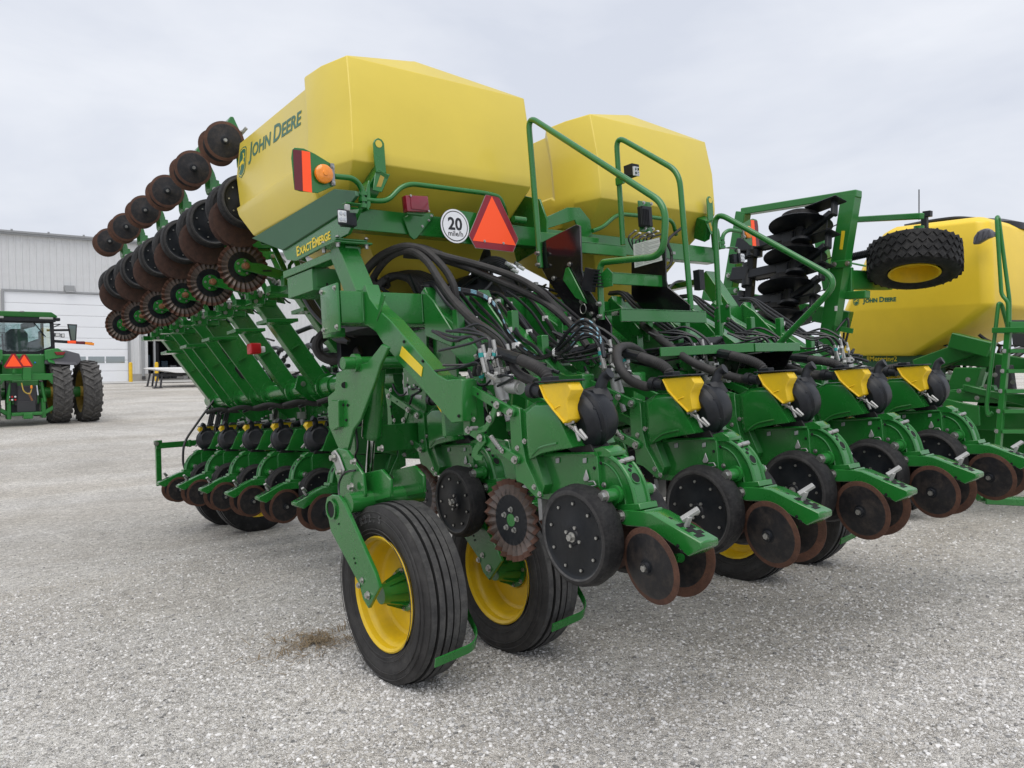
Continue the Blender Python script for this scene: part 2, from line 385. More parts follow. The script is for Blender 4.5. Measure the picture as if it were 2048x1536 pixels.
xs = frange(-400, -40, 40) + frange(-40, -8, 4) + frange(-8, 14, .35) + frange(14, 50, 4) + frange(50, 401, 40)
ys = frange(-60, -4, 8) + frange(-4, 12, .35) + frange(12, 60, 1.5) + frange(60, 600, 40)
random.seed(3)
vs = [V((x, y, ground_z(x, y) + .006*math.sin(x*2.1 + y*1.3) + .008*math.sin(x*.9 - y*1.7))) for y in ys for x in xs]; nx_ = len(xs)
fs = [(j*nx_ + i, j*nx_ + i + 1, (j+1)*nx_ + i + 1, (j+1)*nx_ + i) for j in range(len(ys) - 1) for i in range(nx_ - 1)]
m = MB(); m.add(vs, fs, 'gravel_ground'); gro = m.build('ground', None, ang=180); tag(gro, 'pale crushed gravel yard', kind='structure')

def stone_material():
    m, t, b = nodes_of('gravel_stone'); n = t.nodes.new; l = t.links.new
    oi = n('ShaderNodeObjectInfo'); r = n('ShaderNodeValToRGB'); e = r.color_ramp.elements
    e[0].position = 0; e[0].color = (.16, .158, .155, 1); e[1].position = 1; e[1].color = (.82, .81, .80, 1)
    for p, c in ((.10, (.30, .297, .292)), (.40, (.56, .552, .54)), (.62, (.59, .577, .555)), (.85, (.70, .69, .675))): x = e.new(p); x.color = (*c, 1)
    l(oi.outputs['Random'], r.inputs[0]); l(r.outputs[0], b.inputs['Base Color']); b.inputs['Roughness'].default_value = .9; b.inputs['Specular IOR Level'].default_value = .25
stone_material()
stones = bpy.data.collections.new('stone_shapes')
random.seed(21)
for i in range(5):
    bm = bmesh.new(); bmesh.ops.create_icosphere(bm, subdivisions=1, radius=1)
    sx, sy, sz = random.uniform(.8, 1.25), random.uniform(.6, .95), random.uniform(.42, .65)
    for v in bm.verts: v.co = V((v.co.x*sx, v.co.y*sy, v.co.z*sz)) * random.uniform(.72, 1.2)
    me = bpy.data.meshes.new('stone'); bm.to_mesh(me); bm.free(); me.materials.append(MATS['gravel_stone'])
    o = bpy.data.objects.new('stone', me); stones.objects.link(o)
gx = frange(-2.6, 11.5, .3); gy = frange(-.6, 11.5, .3)
vs = [V((x, y, ground_z(x, y) + .006*math.sin(x*2.1 + y*1.3) + .008*math.sin(x*.9 - y*1.7))) for y in gy for x in gx]; n0 = len(gx)
fs = [(j*n0 + i, j*n0 + i + 1, (j+1)*n0 + i + 1, (j+1)*n0 + i) for j in range(len(gy) - 1) for i in range(n0 - 1)]
me = bpy.data.meshes.new('gravel'); me.from_pydata([tuple(v) for v in vs], [], fs); me.materials.append(MATS['gravel_stone'])
at = me.attributes.new('dens', 'FLOAT', 'POINT')
def dens(v):
    d = math.hypot(v.x, v.y); k = 1 if d < 4.6 else max(.06, ((11.5 - d) / 6.9)**2 if d < 11.5 else .06)
    return k * (0.75 + .35*math.sin(v.x*1.7 + 1) * math.sin(v.y*1.3))
at.data.foreach_set('value', [dens(v) for v in vs])
gob = bpy.data.objects.new('gravel', me); COL.objects.link(gob); tag(gob, 'loose grey limestone chips strewn over the yard', 'gravel', kind='stuff')
ng = bpy.data.node_groups.new('scatter_stones', 'GeometryNodeTree')
ng.interface.new_socket('Geometry', in_out='INPUT', socket_type='NodeSocketGeometry'); ng.interface.new_socket('Geometry', in_out='OUTPUT', socket_type='NodeSocketGeometry')
n = ng.nodes.new; l = ng.links.new
gi, go = n('NodeGroupInput'), n('NodeGroupOutput')
dp = n('GeometryNodeDistributePointsOnFaces'); na = n('GeometryNodeInputNamedAttribute'); na.data_type = 'FLOAT'; na.inputs[0].default_value = 'dens'
mu = n('ShaderNodeMath'); mu.operation = 'MULTIPLY'; mu.inputs[1].default_value = 7500; l(na.outputs[0], mu.inputs[0]); l(mu.outputs[0], dp.inputs['Density'])
l(gi.outputs[0], dp.inputs['Mesh'])
ci = n('GeometryNodeCollectionInfo'); ci.inputs[0].default_value = stones; ci.inputs['Separate Children'].default_value = True; ci.inputs['Reset Children'].default_value = True
ip = n('GeometryNodeInstanceOnPoints'); ip.inputs['Pick Instance'].default_value = True; l(dp.outputs['Points'], ip.inputs['Points']); l(ci.outputs[0], ip.inputs['Instance'])
rr = n('FunctionNodeRandomValue'); rr.data_type = 'FLOAT_VECTOR'; rr.inputs[0].default_value = (-.5, -.5, 0); rr.inputs[1].default_value = (.5, .5, 6.28); l(rr.outputs[0], ip.inputs['Rotation'])
rs = n('FunctionNodeRandomValue'); rs.data_type = 'FLOAT'; rs.inputs[2].default_value = 0; rs.inputs[3].default_value = 1; rs.inputs['Seed'].default_value = 4
pw = n('ShaderNodeMath'); pw.operation = 'POWER'; pw.inputs[1].default_value = 7; l(rs.outputs[1], pw.inputs[0])
ma = n('ShaderNodeMath'); ma.operation = 'MULTIPLY_ADD'; ma.inputs[1].default_value = .012; ma.inputs[2].default_value = .0036; l(pw.outputs[0], ma.inputs[0]); l(ma.outputs[0], ip.inputs['Scale'])
l(ip.outputs[0], go.inputs[0])
mod = gob.modifiers.new('scatter', 'NODES'); mod.node_group = ng
# dry weeds
mat('straw', (.22, .165, .10), .9, var=.35, scale=40)
m = MB(); random.seed(9); c = Wp(612, 1283, z=-.02)
for i in range(360):
    a = random.random()*6.28; r = random.gauss(0, .17); p = V((c.x + r*math.cos(a)*1.3 + .07, c.y + r*math.sin(a)*1.1, 0)); p.z = ground_z(p.x, p.y) + .012
    d = V((math.cos(a*3.7), math.sin(a*3.7), random.uniform(-.05, .12))) * random.uniform(.04, .17); s = V((-d.y, d.x, 0)).normalized()*.0026
    q = p + d*.5 + V((random.uniform(-.01, .01), random.uniform(-.01, .01), random.uniform(.004, .02)))
    m.add([p - s, p + s, q + s, q - s, p + d], [(0, 1, 2, 3), (3, 2, 4)], 'straw')
tag(m.build('dry_grass'), 'matted dead brown grass on the gravel left of the front wheel', 'dry grass', kind='stuff')

# ---------------------------------------------------------------- steel shed
mat('siding', (.62, .63, .64), .5, var=.04, scale=.6, dirt=(.40, .40, .38), dscale=.8, damt=.3)
mat('door_white', (.80, .82, .85), .45, var=.02, scale=.5)
mat('trim', (.30, .31, .32), .5); mat('concrete', (.36, .35, .33), .9, var=.12, scale=3); mat('bollard_yellow', (.75, .47, .01), .45, var=.1, scale=4, dirt=(.3, .2, .05), damt=.3)
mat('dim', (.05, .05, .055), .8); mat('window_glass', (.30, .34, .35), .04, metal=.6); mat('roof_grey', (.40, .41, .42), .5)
YB = 52.0; gz = ground_z(12, YB)
def BX(px): return Wp(px, 730, y=YB).x
SH = empty('steel_shed', (BX(150), YB, gz)); tag(SH, 'long pale grey ribbed steel shed with white roll-up door behind the yard', 'building')
TOPZ = Wp(60, 472, y=YB).z - gz
ox, oy, oz = SH.location
def bb(mb, x0, x1, y0, y1, z0, z1, mt, bev=False): mb.box(((x0+x1)/2 - ox, (y0+y1)/2 - oy, (z0+z1)/2), (x1-x0, y1-y0, z1-z0), mt, bev=bev)
d0, d1 = BX(11), BX(257); o0, o1 = BX(311), BX(430); dz = Wp(100, 585, y=YB).z - gz
xL, xR = -24, 34
# ribbed sheets, one object each
def sheet_mesh(h):
    m = MB(); w_ = 1.0; prof = [(0, 0)]
    for k in range(3):
        a = .12 + k/3; prof += [(a, 0), (a + .03, -.035), (a + .07, -.035), (a + .10, 0)]
    prof.append((w_, 0)); P = [V((a, b, 0)) for a, b in prof]
    m.add(P + [p + V((0, 0, h)) for p in P], [(i, i+1, len(P) + i + 1, len(P) + i) for i in range(len(P) - 1)], 'siding'); return m
full = sheet_mesh(TOPZ - .45).build('wall_sheet', SH); upper = sheet_mesh(TOPZ - dz).build('wall_sheet', SH)
full.location = (xL - ox, 0, .45); first_f = first_u = True
x = xL
while x < xR:
    over = (x + 1 > d0 and x < d1) or (x + 1 > o0 and x < o1)
    src = upper if over else full; loc = (x - ox, 0, dz if over else .45)
    if over and first_u: src.location = loc; first_u = False
    elif not over and first_f: src.location = loc; first_f = False
    else:
        c = src.copy(); COL.objects.link(c); c.location = loc
    x += 1.0
m = MB(); bb(m, xL, xR, YB - .25, YB + .1, TOPZ, TOPZ + .16, 'trim'); bb(m, xL, xR, YB - .32, YB - .2, TOPZ + .10, TOPZ + .2, 'trim'); m.build('eave_gutter', SH)
m = MB(); x0_, x1_ = xL - ox, xR - ox; m.add([(x0_, -.3, TOPZ + .2), (x1_, -.3, TOPZ + .2), (x1_, 14, TOPZ + 1.6), (x0_, 14, TOPZ + 1.6)], [(0, 1, 2, 3)], 'roof_grey')
m.build('roof', SH)
m = MB(); m.add([(x1_, 0, 0), (x1_, 28, 0), (x1_, 28, TOPZ), (x1_, 14, TOPZ + 1.6), (x1_, 0, TOPZ)], [(0, 1, 2, 3, 4)], 'siding'); m.add([(x0_, 28, 0), (x1_, 28, 0), (x1_, 28, TOPZ), (x0_, 28, TOPZ)], [(3, 2, 1, 0)], 'siding'); m.build('end_wall', SH)
for k in range(16):
    m = MB(); bb(m, d0 + (k + .2)*(xR-d0)/16, d0 + (k + .26)*(xR-d0)/16, YB - .34, YB - .3, TOPZ + .2, TOPZ + .27, 'trim'); m.build('snow_guard', SH)
m = MB(); bb(m, xL, d0 - .1, YB - .06, YB + .2, -.3, .46, 'concrete'); bb(m, d1 + .1, o0 - .1, YB - .06, YB + .2, -.3, .46, 'concrete'); bb(m, o1 + .1, xR, YB - .06, YB + .2, -.3, .46, 'concrete'); m.build('base_wall', SH)
m = MB(); bb(m, d0 - .12, d0, YB - .06, YB + .1, 0, dz + .1, 'trim'); bb(m, d1, d1 + .12, YB - .06, YB + .1, 0, dz + .1, 'trim'); bb(m, d0, d1, YB - .06, YB + .1, dz, dz + .1, 'trim'); m.build('door_trim', SH)
dr = empty('roll_up_door', (0, 0, 0), SH); ns = 8; hw = dz / ns
for k in range(ns):
    m = MB(); bb(m, d0, d1, YB + .04, YB + .09, k*hw + .01, (k+1)*hw - .01, 'door_white', True); m.build('door_section', dr, .02)
    m = MB(); bb(m, d0, d1, YB + .055, YB + .085, k*hw - .008, k*hw + .008, 'siding'); m.build('joint', dr)
wz0, wz1 = Wp(220, 726, y=YB).z - gz, Wp(220, 713, y=YB).z - gz
for (a, b) in ((30, 62), (66, 98), (103, 135), (140, 172), (177, 209.5), (212.5, 250)):
    m = MB(); bb(m, BX(a), BX(b), YB + .025, YB + .04, wz0, wz1, 'window_glass'); m.build('door_pane', dr)
m = MB(); p = Wp(138, 577, y=YB); bb(m, p.x - .24, p.x + .24, YB - .25, YB, p.z - gz - .16, p.z - gz + .16, 'trim', True); bb(m, p.x - .2, p.x + .2, YB - .24, YB - .02, p.z - gz - .19, p.z - gz - .16, 'lens'); m.build('wall_lamp', SH, .02)
m = MB(); p = BX(285); bb(m, p - .06, p + .06, YB - .16, YB - .04, .3, TOPZ, 'trim', True); bb(m, p - .06, p + .1, YB - .3, YB - .04, .12, .32, 'dim', True); m.build('downspout', SH, .01)
m = MB(); bb(m, o0 - .1, o0, YB - .06, YB + .1, 0, dz + .1, 'trim'); bb(m, o1, o1 + .1, YB - .06, YB + .1, 0, dz + .1, 'trim'); bb(m, o0, o1, YB - .06, YB + .1, dz, dz + .1, 'trim'); m.build('door_trim', SH)
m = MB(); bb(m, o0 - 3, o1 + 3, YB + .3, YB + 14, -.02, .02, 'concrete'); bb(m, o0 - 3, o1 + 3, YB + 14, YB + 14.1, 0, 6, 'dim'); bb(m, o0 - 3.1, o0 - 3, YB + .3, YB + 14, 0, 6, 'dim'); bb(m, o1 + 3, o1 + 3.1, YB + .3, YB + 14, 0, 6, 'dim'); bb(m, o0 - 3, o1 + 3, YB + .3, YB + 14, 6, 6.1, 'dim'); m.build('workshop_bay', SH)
mat('dark_blue', (.02, .05, .08), .5)
m = MB()
for i in range(7):
    x0 = o0 + .3 + .55*i; h = (1.6, 2.4, 1.2, .9, 2.0, 1.4, 2.2)[i]; bb(m, x0, x0 + .42, YB + 4, YB + 5, .02, h, ('dark_blue', 'dim', 'dark_blue', 'trim', 'dim', 'dark_blue', 'trim')[i], True); bb(m, x0 + .05, x0 + .36, YB + 3.6, YB + 4, .02, h*.5, 'dim', True)
m.build('workbench', SH, .03)
mat('apron', (.46, .455, .44), .9, var=.08, scale=1)
m = MB(); za = ground_z(12, YB - 2); m.add([(xL, YB - 2.6, ground_z(12, YB - 2.6) + .03), (xR, YB - 2.6, ground_z(12, YB - 2.6) + .03), (xR, YB + .3, gz + .03), (xL, YB + .3, gz + .03)], [(0, 1, 2, 3)], 'apron'); tag(m.build('pavement'), 'pale concrete apron along the shed', kind='structure')
for i, px in enumerate((261.5, 313.5)):
    p = Wp(px, 762, y=YB - 1.0); g0_ = ground_z(p.x, YB - 1); m = MB(); m.lathe([(0, .105), (1.08, .105), (1.15, .09), (1.18, .05), (1.185, 0)], (p.x, YB - 1, g0_), Z_, 'bollard_yellow', 20); b_ = m.build('bollard', origin=(p.x, YB - 1, g0_))
    tag(b_, ('yellow steel bollard at the right edge of the white roll-up door', 'yellow steel bollard at the left edge of the open workshop bay')[i], 'bollard', 'bollards in front of the shed')
# flat trailer standing in front of the open bay
tp = Wp(350, 765, y=44); tg = ground_z(tp.x, 44)
TR = empty('flat_trailer', (tp.x, 44, tg)); tag(TR, 'low flat trailer with pale deck parked before the open workshop bay', 'trailer')
m = MB(); x0 = Wp(309, 740, y=44).x - tp.x; m.prism([V((x0, 0, 1.02)), V((x0 + .3, 0, 1.06)), V((4.5, 0, 1.06)), V((4.5, 0, .72)), V((x0 + 1.1, 0, .80)), V((x0 + .1, 0, .97))], Y_*2.3, 'white'); m.build('deck', TR, .02)
m = MB(); m.box((1.6, 1.1, .68), (4.6, .9, .16), 'dim'); m.box((.7, 1.1, .55), (.25, 1.2, .2), 'steel_grey'); m.build('chassis', TR, .02)
for y in (.3, 1.9):
    m = MB(); m.cyl((-.75, y, .75), (-.9, y, .05), .05, 'dim'); m.cyl((-.55, y, .75), (-.65, y, .05), .05, 'dim'); m.box((-.8, y, .03), (.45, .3, .05), 'dim'); m.build('support_leg', TR)
    m = MB(); tyre(m, (2.55, y, .40), Y_, .40, .26, .2, 'rubber', 0, 24); m.lathe([(-.1, .2), (0, .18), (0, 0)], (2.55, y, .4), Y_, 'trim', 16); m.build('wheel', TR)
# ---------------------------------------------------------------- one row unit, modelled at the nearest place, centred on x = 0
XC = 2.29
def U(cx, cy, dx):
    """point of the row unit on the plane dx beside its centre line, measured on the nearest unit"""
    p = Lp(900 + cx / 2.9536, 700 + cy / 2.9536, x=XC + dx); return V((dx, p.y, p.z))
def UP(pts, dx): return [U(a, b, dx) for a, b in pts]
def shift(p, dx): return V((dx, p.y, p.z))
def make_row_unit():
    X = V((1, 0, 0))
    # frame: body with arched tail, shank plates, gauge arm pivots
    m = MB()
    body = [(470, 640), (560, 610), (855, 603), (868, 640), (880, 800), (890, 890), (700, 905), (545, 880), (500, 800)]
    bp_ = UP(body, -.055); m.prism(bp_, X*.11, 'green')
    edge = [(860, 612), (905, 618), (950, 634), (1000, 674), (1045, 738), (1078, 815), (1098, 900), (1104, 938)]
    E_ = catmull(UP(edge, -.034), 3)
    m.prism(E_ + UP([(960, 940), (900, 880), (850, 800)], -.034), X*.068, 'green')
    rim = UP([(560, 618), (860, 614)], -.058); rim2 = E_[1:]
    m.tube(rim, .0085, 'green', 6); m.tube([shift(p, -.036) for p in rim2], .009, 'green', 8); m.tube([shift(p, .036) for p in rim2], .009, 'green', 8)
    rib = UP([(880, 665), (925, 675), (975, 720), (1010, 790), (1030, 860), (1040, 925)], -.036); m.tube(catmull(rib, 3), .005, 'green', 6)
    # tail foot
    m.prism([U(985, 915, -.05), U(1115, 908, -.05), U(1125, 945, -.05), U(990, 962, -.05)], X*.10, 'green')
    # arch openings painted as dark discs of shade: round lightening hole and notched depth quadrant
    for i_, r_h, dx in ((13, .021, 0), (10, .0085, .012), (9, .0085, -.006), (8, .0085, .012), (7, .0085, -.006), (11, .0085, -.006)):
        p = E_[i_]; d = (E_[i_+1] - E_[i_-1]).normalized(); nrm = V((0, d.z, -d.y)); nrm = nrm if nrm.z > 0 else -nrm; c = V((dx, p.y, p.z))
        if i_ == 13: m.lathe([(.0, r_h + .006), (.004, r_h + .004), (.004, r_h), (-.001, r_h - .002)], c, nrm, 'green', 18)
        m.cyl(c - nrm*.01, c + nrm*.002, r_h, 'dark_void', 16)
    # shank side plates
    shank = [(370, 325), (418, 345), (432, 540), (455, 660), (500, 760), (545, 868), (515, 872), (440, 792), (398, 772), (392, 690), (372, 640), (360, 420)]
    for dx in (-.118, .098): m.prism([shift(p, dx) for p in UP(shank, -.11)], X*.02, 'green')
    m.prism([shift(p, -.1) for p in UP([(420, 350), (432, 540), (470, 690), (540, 860), (560, 800), (480, 560), (455, 360)], -.1)], X*.2, 'green')
    for a, b in ((398, 580), (440, 540), (497, 810), (530, 852)): m.bolt(U(a, b, -.119), -X, .0085)
    # gauge arm pivots
    for s in (-1, 1):
        c = U(985, 852, -.06)
        m.cyl((s*.05, c.y, c.z), (s*.125, c.y, c.z), .026, 'green', 14); m.cyl((s*.06, c.y, c.z), (s*.075, c.y, c.z), .036, 'green', 14)
        m.bolt((s*.125, c.y, c.z), (s, 0, 0), .017, h=.02)
        k = U(760, 1060, -.06); m.bar((s*.10, c.y, c.z), (s*.075, k.y, k.z), .02, .05, 'green')
    for a, b in ((910, 798), (890, 668), (852, 698)): m.bolt(U(a, b, -.056), -X, .008 if a == 910 else .005, 'steel' if a == 910 else 'dark_void')
    # latch plates
    for a in (630, 790):
        m.prism(UP([(a - 9, 640), (a + 12, 637), (a + 12, 668), (a - 9, 671)], -.062), X*.006, 'paper_ink')
    m.prism(UP([(800, 705), (817, 760), (812, 775), (790, 777), (783, 762)], -.064), X*.006, 'cast_alu')
    m.tube(fillet(UP([(820, 778), (850, 776), (862, 800), (830, 806)], -.068), .004), .003, 'steel', 6)
    # rear mount foot under the meter
    m.prism(UP([(820, 590), (900, 570), (945, 603), (945, 632), (820, 632)], -.045), X*.09, 'green')
    m.prism(UP([(838, 575), (862, 570), (862, 605), (842, 612)], -.02), X*.06, 'cast_alu')
    root = m.build('row_unit', None, .0022)
    # head that clamps to the beam
    m = MB()
    head = [(62, 150), (112, 168), (125, 240), (118, 330), (132, 400), (128, 500), (95, 505), (88, 300)]
    for dx in (-.135, .12): m.prism([shift(p, dx) for p in UP(head, -.12)], X*.015, 'green')
    a, b = U(70, 160, 0), U(92, 500, 0)
    m.bar(a + V((0, .012, 0)), b + V((0, .012, 0)), .24, .03, 'green', up=(0, 1, 0))
    for c in ((108, 300), (122, 380)): m.bolt(U(*c, -.136), -X, .007, 'dark_void')
    for c in ((108, 165), (140, 410)): m.bolt(U(*c, -.136), -X, .009)
    m.build('mount_head', root, .002)
    # parallel arms
    for (p0, p1) in (((97, 215), (365, 370)), ((118, 473), (393, 648))):
        for s in (-1, 1):
            m = MB(); A, B = U(*p0, -.125), U(*p1, -.125); d = (B - A).normalized(); n_ = V((0, -d.z, d.y))
            hh = .021; e = .022
            poly = [A - d*e*.3 + n_*hh, B + d*e*.3 + n_*hh, B + d*e + n_*hh*.4, B + d*e - n_*hh*.4, B + d*e*.3 - n_*hh, A - d*e*.3 - n_*hh, A - d*e - n_*hh*.4, A - d*e + n_*hh*.4]
            m.prism([shift(p, s*.125 - .009) for p in poly], X*.018, 'green')
            for q in (A, B): m.bolt((s*.135, q.y, q.z), (s, 0, 0), .0125)
            for t_ in (.3, .62): q = A.lerp(B, t_); m.bolt((s*.1345, q.y, q.z), (s, 0, 0), .004, 'dark_void')
            m.build('parallel_arm', root, .002)
    # linkage with hook and spring in front of the arms
    m = MB()
    m.prism([shift(p, -.155) for p in UP([(262, 320), (292, 318), (255, 420), (215, 480), (160, 500), (150, 470), (210, 440), (232, 400)], -.15)], X*.010, 'green')
    m.prism([shift(p, -.150) for p in UP([(165, 500), (200, 505), (208, 545), (165, 600), (160, 620), (190, 625), (185, 655), (150, 655), (125, 625), (135, 580), (172, 530)], -.15)], X*.010, 'green')
    for c in ((277, 325), (234, 408), (178, 520)): m.bolt(shift(U(*c, -.156), -.157), -X, .012)
    q = U(160, 462, -.15); m.cyl(q, q + V((-.035, 0, 0)), .010, 'steel_grey')
    A, B = U(240, 510, -.14), U(300, 590, -.14); d = (B - A)
    xx, yy = orth(d); sp = [A + d*(i / 120) + (xx*math.cos(i*.84) + yy*math.sin(i*.84))*.009 for i in range(121)]
    m.tube(sp, .0022, 'steel', 5); m.bolt(U(308, 597, -.14), -X, .008)
    m.build('lift_linkage', root, .0015)
    # hydraulic downforce cylinder with its valve block and fittings
    m = MB()
    A, B = U(290, 210, -.03), U(345, 420, -.03)
    m.cyl(A, B, .014, 'steel_grey'); m.cyl(A + V((0, 0, .02)), A.lerp(B, .45), .030, 'cast_alu', 16)
    m.box(U(300, 150, -.03), (.07, .075, .07), 'cast_alu'); m.box(U(255, 175, -.05), (.05, .05, .05), 'cast_alu')
    p = U(390, 210, -.04); m.cyl(p + V((0, .05, 0)), p + V((0, -.025, -.01)), .033, 'cast_alu', 18); m.cyl(p + V((0, -.025, -.01)), p + V((0, -.034, -.012)), .022, 'cast_alu', 14)
    for c, h in (((215, 45), 75), ((258, 20), 85)):
        a, b = U(c[0], c[1] + h + 40, -.06), U(c[0], c[1], -.06); m.cyl(a, b, .008, 'steel', 6); m.cyl(b, b + V((0, 0, .016)), .0105, 'white' if c[0] == 258 else 'steel', 8); m.cyl(a.lerp(b, .4), a.lerp(b, .65), .012, 'steel', 6)
    m.tube(catmull(UP([(110, 120), (130, 165), (170, 205), (215, 205), (245, 180)], -.07), 4), .008, 'cable', 7)
    m.tube(catmull(UP([(280, 215), (330, 190), (370, 165), (330, 150), (290, 160)], -.075), 4), .006, 'cable', 6)
    for k in range(6): q = U(250 + 22*k, 125 + 15*(k % 3), -.068); m.box(q, (.02, .018, .016), ('cable', 'white', 'cable', 'steel')[k % 4])
    m.build('downforce_cylinder', root, .002)
    # shield over the drive
    m = MB()
    A_ = [(447, 372), (500, 332), (595, 332), (650, 420), (722, 580), (640, 590), (540, 612), (470, 648), (458, 560)]
    B_ = [(438, 352), (505, 305), (612, 300), (668, 400), (735, 575), (650, 590), (545, 612), (462, 652), (448, 560)]
    r0 = UP(A_, -.135); r1 = [shift(p, -.112) for p in UP(B_, -.112)]; r2 = [shift(p, .125) for p in r1]
    cen = sum(r0, V((0, 0, 0))) / len(r0)
    m.loft([r0, r1, r2], 'green', True, True)
    crease = UP([(480, 625), (520, 585), (560, 568), (630, 552)], -.137); m.tube(catmull(crease, 4), .005, 'green', 6)
    m.build('drive_shield', root, .006, 2)
    # yellow seed chute
    m = MB()
    ch = [(525, 205), (690, 190), (714, 238), (692, 290), (690, 330), (702, 412), (676, 436), (600, 356), (552, 292), (542, 245)]
    m.prism(UP(ch, -.150), X*.07, 'yellow'); m.tube(UP([(530, 210), (560, 285), (610, 352), (675, 430)], -.152), .005, 'yellow', 6)
    m.prism(UP([(495, 186), (690, 174), (692, 186), (497, 199)], -.160), X*.10, 'black_plastic'); m.box(U(590, 172, -.12), (.05, .06, .02), 'black_plastic')
    m.prism(UP([(600, 350), (645, 325), (650, 333), (606, 358)], -.154), X*.006, 'yellow')
    p = U(528, 245, -.12); m.cyl(p + V((0, .05, .006)), p + V((0, -.02, -.004)), .026, 'black_plastic', 16); m.cyl(p + V((0, .058, .007)), p + V((0, .028, .004)), .034, 'black_plastic', 16)
    m.build('seed_chute', root, .003)
    # vacuum seed meter: domed black housing with an outlet stub and cast latch
    m = MB()
    c = U(778, 425, -.03); ax = V((1, -.22, .24)).normalized()
    c = V((-.035, c.y, c.z))
    m.lathe([(-.035, .02), (-.035, .09), (-.012, .118), (0, .122), (.012, .124), (.02, .118), (.034, .127), (.046, .125), (.052, .118), (.105, .106), (.130, .082), (.136, .070), (.134, .062), (.136, .0)], c, ax, 'black_plastic', 20)
    top = U(872, 205, .03); m.tube(catmull([c + ax*.07 + V((0, -.02, .075)), V((.045, top.y, top.z - .01)), V((.06, top.y - .012, top.z + .028)), V((.066, top.y - .04, top.z + .045))], 4), .024, 'black_plastic', 12)
    sx, sy = orth(ax)
    e = [c + ax*.02 + V((0, .06, .10)), c + ax*.06 + V((0, .045, .135)), c + ax*.10 + V((0, -.03, .12)), c + ax*.08 + V((0, -.065, .075))]
    m.prism([c + ax*.03 + V((0, .07, .06)), c + ax*.03 + V((0, .035, .122)), c + ax*.03 + V((0, -.045, .122)), c + ax*.03 + V((0, -.085, .06))], ax*.07, 'black_plastic')
    for k in range(8):
        a = R(45*k + 20); q = c + ax*.012 + (sx*math.cos(a) + sy*math.sin(a))*.119; m.box(q, (.012, .012, .012), 'black_plastic')
    lat = [(662, 300), (680, 312), (720, 408), (700, 440), (678, 420)]
    m.prism(UP(lat, -.125), X*.03, 'cast_alu')
    for A, B in (((690, 430), (800, 530)), ((700, 445), (740, 470)), ((735, 450), (765, 540)), ((765, 470), (808, 525)), ((680, 440), (730, 425))):
        m.bar(U(*A, -.12), U(*B, -.12), .012, .012, 'cast_alu', up=X)
    m.tube(UP([(700, 470), (740, 440)], -.10), .004, 'steel', 6)
    m.build('seed_meter', root, .003)
    # seed tube housing hanging below the meter
    m = MB(); m.prism(UP([(690, 430), (830, 560), (850, 605), (720, 610), (660, 560)], -.05), X*.1, 'black'); m.build('meter_housing', root, .003)
    # gauge wheels
    g0 = U(716, 1105, -.19); g0 = V((0, g0.y, g0.z)); GR = .203
    def gauge(s):
        m = MB(); ax = V((s, .02, -.03)).normalized(); c = V((s*.132, g0.y, g0.z))
        m.lathe([(-.055, .12), (-.055, .172), (-.040, .192), (0, GR), (.042, .196), (.054, .184), (.057, .172), (.052, .165)], c, ax, 'rubber', 48, ['rubber']*5 + ['sidewall', 'tread'])
        m.lathe([(.052, .166), (.047, .160), (.044, .150), (.046, .125), (.044, .062), (.048, .055), (.048, .034), (.054, .030), (.054, 0)], c, ax, 'black_paint', 40)
        m.lathe([(-.05, .13), (-.03, .12), (-.03, 0)], c, ax, 'black_paint', 24)
        x, y = orth(ax)
        for k in range(9):
            a = 2*math.pi*k/9 + .3; q = c + ax*.046 + (x*math.cos(a) + y*math.sin(a))*.132; m.cyl(q - ax*.004, q + ax*.0015, .0098, 'dark_void', 8); m.cyl(q, q + ax*.006, .0065, 'steel', 6)
        for k in range(4):
            a = math.pi*k/2; q = c + ax*.048 + (x*math.cos(a) + y*math.sin(a))*.040; m.cyl(q, q + ax*.006, .0075, 'steel', 6)
        m.bolt(c + ax*.054, ax, .014, h=.016)
        return m.build('gauge_wheel', root)
    gauge(-1); gauge(1)
    # seed trench opener discs
    oc = V((0, g0.y + .075, g0.z + .012))
    for s in (-1, 1):
        m = MB(); ax = V((s, .09*1, 0)).normalized(); m.lathe([(.004, 0), (.004, .17), (.001, .198), (-.002, .17), (-.002, 0)], oc + V((s*.045, 0, 0)), ax, 'rust_dark', 40, ['rust_dark', 'rust_dark', 'rust_dark', 'rust_dark']); m.build('opener_disc', root)
    # scraper blades between wheel and frame
    m = MB(); m.prism(UP([(515, 875), (540, 880), (545, 1000), (525, 1010)], -.03), X*.06, 'steel_grey'); m.build('seed_tube_guard', root, .002)
    # fluted coulter and its bracket
    cc = U(362, 1005, 0); m = MB(); n, NR = 100, 8; fl = 25; CR = .192
    rad = [.028, .06, .095, .118, .142, .166, .186, CR]
    for side in (-1, 1):
        rings = []
        for j, r in enumerate(rad):
            amp = .014 * max(0, (r - .118) / (CR - .118)) ** .6
            rings.append([V((side*.0025 + amp*math.sin(2*math.pi*fl*k/n), cc.y + r*math.cos(2*math.pi*k/n), cc.z + r*math.sin(2*math.pi*k/n))) for k in range(n)])
        if side < 0: rings = [list(reversed(q)) for q in rings]
        m.loft(rings, 'rust', False, False, ['black_paint', 'black_paint', 'black_paint', 'flute_steel', 'flute_steel', 'rust', 'rust'])
    m.cyl((-.004, cc.y, cc.z), (.0, cc.y, cc.z), .030, 'green', 20)
    m.cyl((.003, cc.y, cc.z), (.016, cc.y, cc.z), .070, 'green', 24, .066)
    for k in range(5):
        a = 2*math.pi*k/5 + .5; q = V((0, cc.y + .050*math.cos(a), cc.z + .050*math.sin(a)))
        m.bolt(q + V((-.003, 0, 0)), -X, .0095, h=.011); m.bolt(q + V((.016, 0, 0)), X, .007, 'steel_grey')
